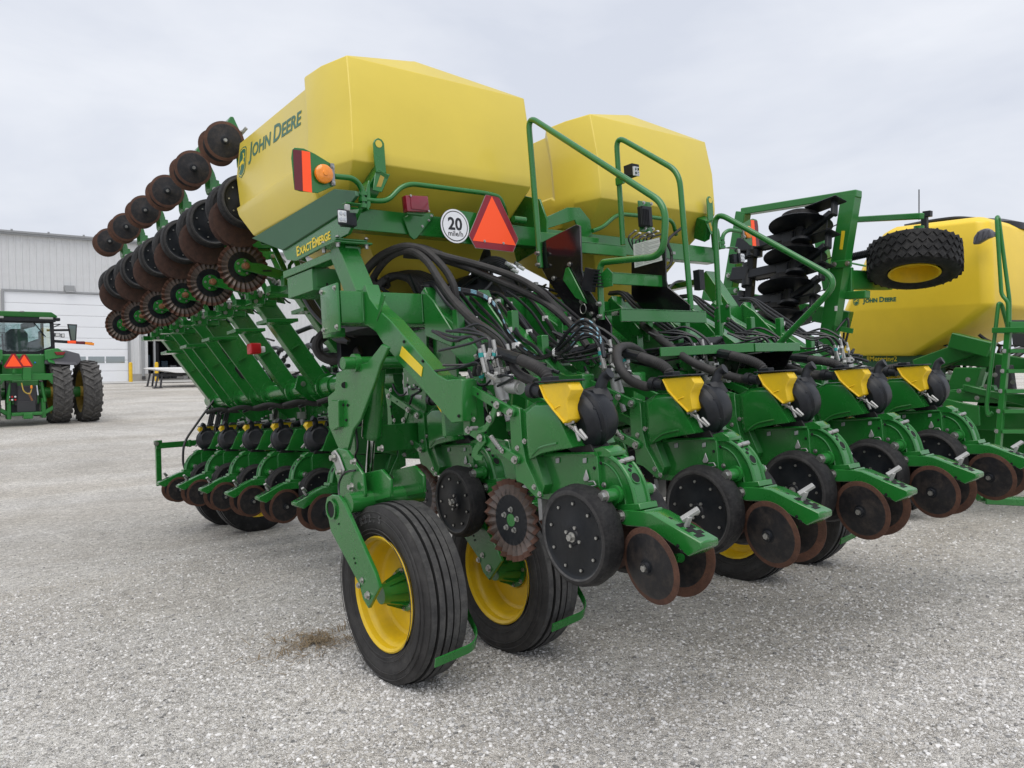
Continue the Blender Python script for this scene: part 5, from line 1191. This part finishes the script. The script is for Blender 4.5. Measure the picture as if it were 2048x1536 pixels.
for s in (-1, 1):
    m = MB(); ring = []
    for a in (60, 75, 90, 105, 120, 140): ring.append((math.cos(R(a))*1.12 * 1.0, math.sin(R(a))*1.12))
    for i in range(5):
        (a0, b0), (a1, b1) = ring[i], ring[i+1]
        m.prism([V((s*.62, -a0 + .0, 1.0 + b0 - .02)), V((s*.62, -a1, 1.0 + b1 - .02)), V((s*.80, -a1, 1.0 + b1 - .08)), V((s*.80, -a0, 1.0 + b0 - .08))], Z_*.06, 'green_far')
        m.prism([V((s*.80, -a0, 1.0 + b0 - .08)), V((s*.80, -a1, 1.0 + b1 - .08)), V((s*1.42, -a1, 1.0 + b1 - .12)), V((s*1.42, -a0, 1.0 + b0 - .12))], Z_*.05, 'fender_grey')
    m.prism([V((s*.56, -.42, 1.90)), V((s*1.48, -.42, 1.88)), V((s*1.56, -.42, 2.0)), V((s*1.52, -.40, 2.22)), V((s*1.15, -.38, 2.33)), V((s*.60, -.38, 2.28))], Y_*.3, 'fender_grey'); m.prism([V((s*.56, -.44, 2.02)), V((s*1.05, -.44, 2.10)), V((s*1.12, -.43, 2.24)), V((s*.92, -.42, 2.40)), V((s*.56, -.42, 2.34))], Y_*.2, 'green_far')
    m.build('fender', TRC, .03)
    m = MB(); m.prism([V((s*.80, -.47, 2.28)), V((s*1.12, -.47, 2.28)), V((s*1.06, -.47, 2.18)), V((s*.86, -.47, 2.18))], Y_*.05, 'red_lens'); m.build('tail_lamp', TRC, .01)
    m = MB(); m.bar((s*.86, -.1, 2.62), (s*1.95, -.15, 2.55), .05, .09, 'black_plastic'); m.box((s*1.35, -.18, 2.59), (.24, .06, .092), 'orange_fluo'); m.box((s*1.6, -.18, 2.575), (.24, .05, .09), 'maroon'); m.box((s*1.86, -.18, 2.545), (.26, .07, .085), 'amber', Matrix.Rotation(R(s*8), 3, 'Y').to_euler()); m.build('warning_arm', TRC, .01)
    m = MB(); m.box((s*.98, .0, 2.82), (.14, .12, .12), 'black_plastic'); m.box((s*.98, -.065, 2.82), (.11, .01, .09), 'lens'); m.box((s*1.13, .0, 2.80), (.10, .12, .12), 'black_plastic'); m.box((s*1.13, -.065, 2.80), (.08, .01, .09), 'lens'); m.build('work_lamp', TRC, .01)
    m = MB(); m.bar((s*.85, .9, 2.98), (s*1.52, .9, 3.0), .06, .07, 'black_plastic'); m.prism([V((s*1.46, .9, 3.20)), V((s*1.74, .9, 3.19)), V((s*1.70, .9, 2.62)), V((s*1.55, .9, 2.61))], Y_*.10, 'black_plastic'); m.prism([V((s*1.49, .895, 3.16)), V((s*1.70, .895, 3.15)), V((s*1.67, .895, 2.68)), V((s*1.57, .895, 2.67))], Y_*.004, 'glass_dark'); m.build('mirror', TRC, .02)
cab = empty('cab', (0, 0, 0), TRC)
m = MB()
m.prism([V((-.95, -.15, 3.42)), V((-.80, -.2, 3.52)), V((.80, -.2, 3.52)), V((.95, -.15, 3.42)), V((.98, -.15, 3.36)), V((-.98, -.15, 3.36))], Y_*1.9, 'green_far'); m.box((0, .75, 3.29), (1.86, 1.75, .15), 'black_plastic')
for s in (-1, 1): m.box((s*.66, -.14, 3.33), (.38, .05, .07), 'cast_alu'); m.box((s*.98, -.05, 3.30), (.12, .3, .10), 'black_plastic')
m.bar((.88, .2, 3.16), (1.12, .2, 3.16), .03, .03, 'black_plastic'); m.bar((.88, .2, 3.05), (1.12, .2, 3.16), .03, .03, 'black_plastic'); m.box((0, -.2, 3.515), (.12, .1, .04), 'steel_grey')
m.build('roof', cab, .03)
m = MB()
for s in (-1, 1):
    m.bar((s*.83, 0, 3.25), (s*.86, 0, 2.1), .10, .10, 'black_plastic', up=Y_); m.bar((s*.82, 1.5, 3.25), (s*.84, 1.6, 1.6), .08, .10, 'black_plastic', up=Y_)
m.prism([V((-.88, 0, 2.48)), V((-.4, 0, 2.30)), V((.4, 0, 2.30)), V((.88, 0, 2.48)), V((.88, 0, 2.36)), V((.4, 0, 2.18)), V((-.4, 0, 2.18)), V((-.88, 0, 2.36))], Y_*.1, 'black_plastic'); m.box((0, 0, 3.22), (1.7, .1, .08), 'black_plastic'); m.box((0, .8, 1.75), (1.5, 1.6, .3), 'dim')
m.bar((.35, -.04, 3.18), (.65, -.04, 2.75), .02, .03, 'black_plastic'); m.bar((-.55, -.04, 3.1), (-.85, -.04, 2.9), .02, .03, 'black_plastic')
m.build('pillars', cab, .01)
m = MB(); m.prism([V((-.84, .02, 3.2)), V((.84, .02, 3.2)), V((.85, .02, 2.45)), V((.4, .02, 2.28)), V((-.4, .02, 2.28)), V((-.85, .02, 2.45))], Y_*.008, 'tractor_glass', False); m.build('rear_window', cab)
m = MB(); m.prism([V((-.82, 1.55, 3.2)), V((.82, 1.55, 3.2)), V((.82, 1.62, 1.7)), V((-.82, 1.62, 1.7))], Y_*.008, 'tractor_glass', False); m.build('windscreen', cab)
m = MB(); m.prism([V((-.10, .55, 2.75)), V((.05, .55, 2.88)), V((.38, .55, 2.88)), V((.50, .55, 2.75)), V((.52, .55, 2.2)), V((.40, .55, 1.98)), V((-.02, .55, 1.98)), V((-.14, .55, 2.2))], Y_*.16, 'seat_grey'); m.box((.2, .85, 2.05), (.55, .55, .16), 'seat_grey'); m.box((-.25, .75, 2.35), (.10, .4, .08), 'seat_grey'); m.box((.66, .75, 2.3), (.20, .4, .35), 'seat_grey'); m.box((.75, .9, 2.5), (.06, .2, .4), 'seat_grey'); m.box((.50, .9, 2.95), (.28, .06, .2), 'seat_grey')
m.v = [p + V((-.24, 0, .12)) if p.x < .62 else p + V((-.1, 0, .25)) for p in m.v]; m.build('seat', cab, .05, 2)
m = MB(); m.tube([V((-.34 + .2*math.cos(a), 1.15 + .08*math.sin(a), 2.82 + .07*math.sin(a))) for a in [R(20*k) for k in range(19)]], .015, 'black_plastic', 6); m.cyl((-.34, 1.2, 2.85), (-.3, 1.35, 2.3), .03, 'black_plastic'); m.build('steering_wheel', cab)
# three point hitch
m = MB()
m.prism([V((-.98, -.75, 1.02)), V((-.98, -.75, 1.28)), V((-.72, -.75, 1.62)), V((.72, -.75, 1.62)), V((.98, -.75, 1.28)), V((.98, -.75, 1.02)), V((.78, -.75, 1.02)), V((.74, -.75, 1.22)), V((.58, -.75, 1.42)), V((-.58, -.75, 1.42)), V((-.74, -.75, 1.22)), V((-.78, -.75, 1.02))], Y_*.12, 'green_far')
for s in (-1, 1):
    m.box((s*.86, -.72, .82), (.24, .18, .58), 'green_far'); m.bar((s*.80, -.7, .62), (s*.42, -.5, .36), .10, .12, 'green_far'); m.box((s*.46, -.45, .55), (.12, .3, .6), 'green_far'); m.cyl((s*.42, -.55, 1.35), (s*.5, -.6, .75), .05, 'green_far'); m.cyl((s*.3, -.5, 1.25), (s*.32, -.55, .95), .035, 'chrome')
m.box((0, -.75, 1.62), (.22, .22, .40), 'green_far'); m.box((0, -.6, .40), (.82, .25, .10), 'green_far'); m.box((0, -.7, .34), (.24, .35, .16), 'green_far'); m.box((0, -.5, .62), (.50, .2, .34), 'dim'); m.box((0, -.3, .62), (.75, .2, .55), 'dim'); m.box((-.38, -.5, 1.10), (.30, .2, .5), 'black_plastic')
for i in range(6): m.cyl((-.45 + .08*(i % 3), -.62, .84 + .09*(i // 3)), (-.45 + .08*(i % 3), -.58, .84 + .09*(i // 3)), .028, ('red', 'white')[i % 2], 8)
m.tube(catmull([(-.15, -.82, 1.35), (-.1, -.86, 1.1), (.05, -.86, 1.02), (.12, -.82, 1.2)], 4), .018, 'yellow_dirty', 6); m.bar((.02, -.84, 1.05), (.12, -.84, .8), .05, .06, 'brown_rust'); m.box((.1, -.85, 1.22), (.06, .05, .10), 'amber'); m.box((.3, -.3, 1.95), (.05, .05, .05), 'blue')
m.build('hitch', TRC, .015)
for (cx, sz, mt) in ((-.30, .44, 0), (-.02, .40, 1)):
    m = MB(); c = V((cx - .05, -.88 + .03*mt, 2.02)); q = lambda a, b, e=0: c + V((a*sz, e, b*sz))
    m.prism([q(-.12, .46), q(.12, .46), q(.58, -.38), q(.46, -.52), q(-.46, -.52), q(-.58, -.38)], Y_*.01, 'red_reflect'); m.prism([q(0, .42, -.004), q(.46, -.40, -.004), q(-.46, -.40, -.004)], Y_*.004, 'orange_fluo', False); m.box(c + V((0, .1, -.3)), (.06, .15, .12), 'green_far'); m.build('warning_triangle', TRC)
# ---------------------------------------------------------------- second machine parked beyond: drill with its own tank
SD = empty('seed_drill', (9.2, 4.4, ground_z(9.2, 4.4))); tag(SD, 'green seed drill with a yellow tank and a folded wing at the right edge', 'seed drill')
SDL = SD.location.copy(); SDL = V(SD.location)
def sb(mb, name, parent=SD, bevel=0, seg=1, ang=35):
    mb.v = [p - SDL for p in mb.v] if parent is SD or parent.parent is SD else mb.v
    return mb.build(name, parent, bevel, seg, ang)
def ringbox(z, x0, x1, y0, y1, c): return [V(p) for p in ((x0, y0 + c, z), (x0 + c*.4, y0 + c*.4, z), (x0 + c, y0, z), (x1 - c, y0, z), (x1, y0 + c, z), (x1, y1 - c, z), (x1 - c, y1, z), (x0 + c, y1, z), (x0, y1 - c, z), (x0, (y0 + y1)/2, z))]
m = MB(); m.loft([ringbox(1.66, 9.30, 10.6, 4.32, 5.14, .05), ringbox(1.70, 9.28, 10.8, 4.25, 5.19, .06), ringbox(1.98, 9.22, 11.2, 3.74, 5.22, .08), ringbox(2.19, 9.175, 12.4, 3.47, 5.17, .09), ringbox(2.23, 9.17, 12.4, 3.46, 5.13, .09), ringbox(2.80, 9.19, 12.4, 3.50, 4.90, .10), ringbox(3.10, 9.23, 12.4, 3.55, 4.70, .10), ringbox(3.16, 9.31, 12.3, 3.63, 4.62, .10)], 'yellow_tank_far', True, True)
st = sb(m, 'drill_tank', SD, .025, 3, 60)
m = MB(); a, b = Wp(1725, 605.5, x=9.17), Wp(1792, 602, x=9.17); VS, FS, wd = caps_text(['JOHN', 'DEERE'], .075, extrude=.001, bold=.003); k = (b - a).length / wd
place_text(m, [v*k for v in VS], FS, V((9.172, a.y, a.z)), -Y_, Z_, 'decal_green'); c = Wp(1712, 602, x=9.17); deer_emblem(m, V((9.172, c.y, c.z)), -Y_, Z_, .115); sb(m, 'lettering', st)
m = MB(); m.box((9.42, 4.65, 1.55), (.10, 1.25, .24), 'green_panel'); vs, fs = text_mesh('llMetering2', .105, .001, .002); w_ = max(v.x for v in vs); a, b = Wp(1733, 723, x=9.365), Wp(1794, 723, x=9.365); k = abs(b.y - a.y) / w_
place_text(m, [v*k for v in vs], fs, V((9.366, a.y, Wp(1760, 722, x=9.365).z)), -Y_, Z_, 'yellow_decal'); sb(m, 'name_panel', SD, .01)
m = MB(); m.box((10.2, 4.9, 1.32), (1.4, .6, .22), 'yellow_tank_far'); sb(m, 'meter_box', SD, .03)
m = MB(); m.lathe([(-.02, .62), (.06, .60), (.12, .42), (.14, 0)], (10.3, 4.15, 3.12), Z_, 'black_plastic', 28); m.tube(catmull([(9.42, 4.5, 3.17), (9.5, 4.3, 3.2), (9.55, 4.0, 3.21), (9.6, 3.8, 3.18)], 5), .022, 'black_plastic', 8); sb(m, 'tank_lid', SD)
m = MB(); m.prism([Wp(p, q, x=9.0) for p, q in ((1944, 490), (1946, 474), (1955, 462), (1970, 456), (1982, 462), (1984, 474), (1972, 478), (1955, 488))], V((.10, 0, .01)), 'grey_plastic')
for i in range(3): m.tube([Wp(1948 + 12*i, 486 - 4*i, x=8.995), Wp(1956 + 11*i, 464 - 2*i, x=8.995)], .008, 'grey_plastic', 6)
m.bar(Wp(1982, 468, x=9.05), Wp(2000, 470, x=9.2), .05, .05, 'grey_plastic'); sb(m, 'lamp_housing', SD, .02, 2)
# frame members behind the row of units
m = MB()
def bar_px(mb, p, q, x, w_, h, mt='green_far', x2=None): mb.bar(Wp(*p, x=x), Wp(*q, x=x2 or x), w_, h, mt)
bar_px(m, (1905, 680), (1985, 700), 9.0, .16, .16); bar_px(m, (1835, 735), (1960, 690), 9.15, .14, .18); sb(m, 'tank_support', SD, .01)
m = MB(); m.box((9.05, 4.0, 1.02), (.2, 3.2, .24), 'green_far'); m.box((10.2, 3.0, 1.0), (2.4, .2, .24), 'green_far'); m.box((10.4, 4.3, 1.3), (2, .2, .3), 'green_far'); m.prism([V((9.0, 3.9, 1.4)), V((9.0, 4.25, 1.4)), V((9.0, 4.2, 1.0)), V((9.0, 4.05, 1.0))], X_*.3, 'green_far'); m.prism([V((9.3, 3.3, 1.55)), V((9.3, 3.5, 1.55)), V((9.3, 3.7, .9)), V((9.3, 3.4, .9))], X_*.1, 'green_far'); m.box((8.7, 3.3, 1.25), (.1, 1.4, .1), 'green_far'); m.box((8.75, 3.9, 1.12), (.03, .7, .2), 'green_far'); m.box((9.4, 3.6, .75), (.04, 1.5, .4), 'green_far')
m.box(Wp(1895, 827, x=8.70), (.01, .09, .045), 'orange_fluo'); sb(m, 'main_frame', SD, .01)
m = MB()
def pan(pts, x, th, mt='green_far'): m.prism([Wp(a, b, x=x) for a, b in pts], X_*th, mt)
pan([(1908, 735), (1962, 735), (1946, 792), (1888, 790)], 8.85, .15); pan([(1925, 768), (2060, 800), (2060, 815), (1925, 782)], 8.6, .08); pan([(1884, 796), (1957, 812), (1960, 852), (1888, 846)], 8.5, .03); pan([(1880, 782), (1985, 770), (1990, 782), (1885, 796)], 8.7, .1)
pan([(1955, 805), (2070, 800), (2070, 850), (1965, 850)], 9.3, .05); pan([(1900, 700), (1990, 706), (2070, 720), (2070, 745), (1985, 735), (1900, 730)], 9.2, .08); pan([(1990, 730), (2020, 730), (2030, 800), (1985, 800)], 9.0, .1, 'dim'); pan([(2020, 640), (2070, 640), (2070, 700), (2025, 690)], 9.2, .1, 'dim')
for i in range(8): q = Wp(1900 + 18*i, 745 + (i*37) % 60, x=8.55); m.bolt(q, -X_, .016)
sb(m, 'side_frame', SD, .008)
# folded wing: mast frame
m = MB(); XT = 7.7
tl, tr, br, bl = Wp(1487, 424, x=XT), Wp(1703, 390, x=XT), Wp(1648, 740, x=XT), Wp(1440, 700, x=XT)
m.bar(tl, tr + (tr - tl).normalized()*.08, .12, .075, 'green_far'); sb(m, 'mast_top', SD, .008)
m = MB(); m.bar(tr, br, .13, .15, 'green_far', up=Y_); m.prism([p + V((-.067, 0, 0)) for p in (Wp(1690, 463, x=XT), Wp(1697, 463, x=XT), Wp(1692, 500, x=XT), Wp(1686, 500, x=XT))], X_*.002, 'yellow_decal', False); m.box(Wp(1672, 617, x=XT - .068), (.003, .03, .05), 'white'); sb(m, 'mast_post', SD, .008)
m = MB(); m.bar(tl, bl, .13, .13, 'green_far', up=Y_); sb(m, 'mast_post', SD, .008)
for px, py in ((1468, 550), (1462, 582), (1683, 528)):
    m = MB(); c = Wp(px, py, x=XT - .08); m.box(c, (.02, .22, .075), 'green_far')
    for s in (-1, 1): m.bolt(c + V((-.011, s*.07, 0)), -X_, .018)
    m.cyl(c + V((0, -.1, 0)), c + V((.1, -.2, -.03)), .010, 'green_far', 6); sb(m, 'clamp_plate', SD, .008)
m = MB(); m.bar(Wp(1410, 585, x=XT + .3), Wp(1700, 640, x=XT + .5), .12, .18, 'green_far'); m.bar(Wp(1700, 440, x=XT + .6), Wp(1845, 432, x=XT + .3), .06, .06, 'green_far'); m.bar(Wp(1640, 470, x=XT + .7), Wp(1660, 580, x=XT + .7), .10, .12, 'green_far', up=Y_); sb(m, 'wing_bar', SD, .008)
# black openers hanging from the mast, lying on their side
OP = empty('opener', (0, 0, 0), SD)
m = MB(); m.bar((0, .50, -.02), (0, .02, -.06), .07, .08, 'black_paint'); m.bar((.0, .62, .02), (0, .44, -.02), .10, .12, 'black_paint'); m.cyl((0, .47, -.12), (0, .47, .08), .05, 'black_paint', 12); m.bar((0, 0, -.10), (0, -.28, .02), .05, .05, 'black_paint'); m.box((0, -.30, .06), (.06, .03, .14), 'black_paint'); m.box((0, -.22, .11), (.14, .28, .015), 'black_paint'); m.tube([V((0, -.24, .02)), V((0, -.24, -.10)), V((0, -.33, -.09))], .005, 'black_paint', 5); m.build('opener_arm', OP, .01)
m = MB(); m.lathe([(-.016, 0), (-.012, .15), (-.002, .238), (.004, .232), (.018, .16), (.028, .08), (.028, 0)], (0, 0, 0), Z_, 'black_paint', 32); m.build('opener_disc', OP)
m = MB(); m.lathe([(.03, .08), (.03, .13), (.045, .150), (.085, .145), (.10, .12), (.10, .05)], (.02, .02, .01), Z_, 'rubber', 28); m.lathe([(.09, .06), (.10, .0)], (.02, .02, .01), Z_, 'black_paint', 16); m.build('gauge_wheel', OP)
m = MB(); d = V((0, -.40, -.05)); sp = [V((.06, .45, -.02)) + d*(i/110)*.8 + V((.032*math.cos(i*.72), 0, .032*math.sin(i*.72))) for i in range(110)]; m.tube(sp, .008, 'black_paint', 6); m.cyl((.06, .47, -.02), (.06, .05, -.07), .015, 'black_paint'); m.build('spring', OP)
m = MB(); m.lathe([(-.13, 0), (-.13, .06), (-.12, .075), (-.10, .075), (-.10, 0)], (-.01, -.02, -.02), Z_, 'black_paint', 20); m.cyl((0, 0, -.14), (0, 0, 0), .04, 'black_paint', 12); m.box((-.02, .08, -.09), (.08, .10, .10), 'black_paint'); m.build('press_wheel', OP, .006)
for i, (px, py) in enumerate(((1601, 453), (1590, 516), (1578, 577), (1561, 637))):
    o = OP if i == 0 else copy_tree(OP, SD); o.location = Wp(px, py, x=XT - .35) - SDL; o.rotation_euler = (R(-10), R(14), R(-8)); o.scale = (1.3, 1.3, 1.3)
m = MB(); m.bar(Wp(1508, 470, x=XT - .3), Wp(1492, 690, x=XT - .3), .08, .08, 'black_paint', up=Y_); m.cyl(Wp(1509, 505, x=XT - .3) + V((0, 0, .03)), Wp(1509, 505, x=XT - .3) - V((0, 0, .05)), .085, 'black_paint'); m.box(Wp(1490, 512, x=XT - .3), (.05, .2, .08), 'black_paint'); sb(m, 'rock_shaft', SD, .008)
# carrying wheel of the folded wing, lying flat
def turf_tyre(c, ax, r, w_, rim, name, nb=30, rows=4):
    m = MB(); tyre(m, c, ax, r - .014, w_, rim, 'rubber', 0, 44); ax = V(ax).normalized(); x, y = orth(ax)
    for j in range(rows):
        for k in range(nb):
            a = 2*math.pi*(k + .5*(j % 2))/nb; da = math.pi/nb*.97; u = (j - (rows-1)/2) / rows * w_*.86; du = w_/rows*.54
            P = lambda t_, v, rr: c + ax*v + (x*math.cos(t_) + y*math.sin(t_))*rr
            rr = r - .012*abs(u/(w_/2))**3
            lo = [P(a - da, u, rr - .03), P(a, u - du, rr - .03), P(a + da, u, rr - .03), P(a, u + du, rr - .03)]; hi = [P(a - da*.88, u, rr), P(a, u - du*.88, rr), P(a + da*.88, u, rr), P(a, u + du*.88, rr)]
            m.add(lo + hi, [(4, 5, 6, 7), (0, 1, 5, 4), (1, 2, 6, 5), (2, 3, 7, 6), (3, 0, 4, 7)], 'rubber')
    ob = sb(m, name, SD); return ob
c = Wp(1828, 520, x=8.3); ax = V((-.26, -.16, -.95)).normalized()
wr = turf_tyre(c, ax, .445, .34, .235, 'wing_wheel')
m = MB(); m.lathe([(.15, .245), (.15, .225), (.10, .215), (.0, .20), (-.02, .1), (-.02, 0)], c, ax, 'yellow', 32); m.v = [p - SDL for p in m.v]; m.build('rim', wr)
m = MB(); m.bar(Wp(1690, 560, x=7.85), Wp(1775, 562, x=8.75), .12, .20, 'green_far'); m.bar(Wp(1700, 535, x=7.8), Wp(1700, 590, x=7.8), .05, .06, 'green_far', up=Y_); m.box(Wp(1715, 590, x=7.8), (.10, .22, .08), 'green_far')
m.prism([Wp(1748, 492, x=8.3), Wp(1836, 460, x=8.3), Wp(1850, 462, x=8.3), Wp(1855, 476, x=8.3), Wp(1800, 500, x=8.3), Wp(1748, 505, x=8.3)], X_*.12, 'green_far'); q = Wp(1838, 452, x=8.35); m.cyl(q, q + V((0, 0, -.25)), .05, 'green_far'); sb(m, 'wheel_arm', SD, .008)
m = MB(); sp = Wp(1700, 515, x=7.9); e = Wp(1745, 505, x=8.1); d = e - sp; xx, yy = orth(d); m.tube([sp + d*(i/90) + (xx*math.cos(i*.9) + yy*math.sin(i*.9))*.035 for i in range(91)], .009, 'black_paint', 6); sb(m, 'spring', SD)
m = MB(); q = Wp(1838, 470, x=8.5); m.cyl(Wp(1838, 440, x=8.5), Wp(1838, 379, x=8.5), .006, 'black', 6); m.box(Wp(1855, 428, x=8.5), (.06, .08, .06), 'black_plastic'); m.bar(Wp(1849, 432, x=8.5), Wp(1850, 462, x=8.5), .05, .06, 'black_plastic', up=Y_); sb(m, 'antenna', SD, .004)
m = MB(); m.tube(catmull([Wp(1672, 662, x=7.6), Wp(1690, 640, x=7.7), Wp(1697, 640, x=7.7), Wp(1695, 670, x=7.7), Wp(1685, 700, x=7.7)], 4), .012, 'cable', 6); m.tube([Wp(1688, 665, x=7.7), Wp(1684, 705, x=7.7)], .012, 'cable', 6); m.bar(Wp(1665, 655, x=7.65), Wp(1705, 662, x=7.65), .03, .05, 'green_far'); sb(m, 'hose_guide', SD)
# ladder with its hand rails
XLd = 8.25
m = MB(); m.tube(fillet([Wp(2017, 690, x=XLd), Wp(2016, 603, x=XLd), Wp(2003, 590, x=XLd), Wp(1993, 434, x=XLd), Wp(1997, 434, x=XLd + .1), Wp(2019, 600, x=XLd + .1), Wp(2019, 690, x=XLd + .1)], .05, 5), .018, 'green_far', 10); sb(m, 'hand_rail', SD)
m = MB(); m.tube(fillet([Wp(1985, 825, x=XLd), Wp(1976, 832, x=XLd), Wp(1973, 815, x=XLd), Wp(1997, 606, x=XLd), Wp(2003, 608, x=XLd + .05), Wp(2017, 660, x=XLd + .1)], .05, 5), .018, 'green_far', 10); sb(m, 'hand_rail', SD)
m = MB(); m.bar(Wp(2017, 660, x=XLd), Wp(1996, 900, x=XLd), .06, .05, 'green_far', up=Y_); m.bar(Wp(2017, 660, x=XLd) + V((.5, -.42, 0)), Wp(1996, 900, x=XLd) + V((.5, -.42, 0)), .06, .05, 'green_far', up=Y_); sb(m, 'ladder_rail', SD, .004)
for i in range(5):
    p = Wp(2012 - 4*i, 702 + 40*i, x=XLd); m = MB(); m.bar(p, p + V((.5, -.42, 0)), .14, .035, 'green_far'); m.bolt(p + V((-.03, 0, 0)), V((-1, -.3, 0)), .014); sb(m, 'ladder_step', SD, .003)
m = MB(); m.bar(Wp(2015, 650, x=XLd) , Wp(2015, 650, x=XLd) + V((.9, -.75, .0)), .08, .06, 'green_far'); m.box(Wp(2035, 660, x=XLd) + V((.4, -.1, 0)), (.9, .6, .05), 'green_far'); sb(m, 'platform', SD, .004)
p = Wp(1990, 1000, t=5.35); m = MB(); m.bar(p + V((-.05, .06, 0)), p + V((.35, -.30, -.02)), .10, .05, 'green'); m.bar(p + V((-.05, .06, 0)), p + V((-.02, .3, .35)), .06, .05, 'green'); sb(m, 'tread_scraper', SD, .006)
for i, (px, py, rr) in enumerate(((1806, 1048, .46), (1958, 962, .48), (2048, 968, .48))):
    p = Wp(px, py, z=.02); g0_ = ground_z(p.x, p.y); c = V((p.x + .1, p.y + .25, g0_ + rr)); wr = turf_tyre(c, X_, rr, .36, .23, 'carrying_wheel')
    m = MB(); m.lathe([(-.15, .245), (-.15, .225), (-.05, .20), (-.02, .1), (-.02, 0)], c, X_, 'yellow', 28); m.v = [p_ - SDL for p_ in m.v]; m.build('rim', wr)
m = MB(); random.seed(8)
for i in range(22):
    p = Wp(1900 + random.random()*130, 690 + random.random()*60, x=9.6); P = [p]
    for k in range(3): P.append(P[-1] + V((random.uniform(-.2, .2), random.uniform(-.2, .2), random.uniform(-.15, .12))))
    m.tube(catmull(P, 4), random.choice((.012, .02, .03)), 'cable', 6)
for i in range(12): q = Wp(1890 + random.random()*120, 690 + random.random()*110, x=9.3); m.box(q, (.06, .08, .05), random.choice(('dim', 'steel_grey', 'green_far', 'black')))
sb(m, 'wiring', SD)
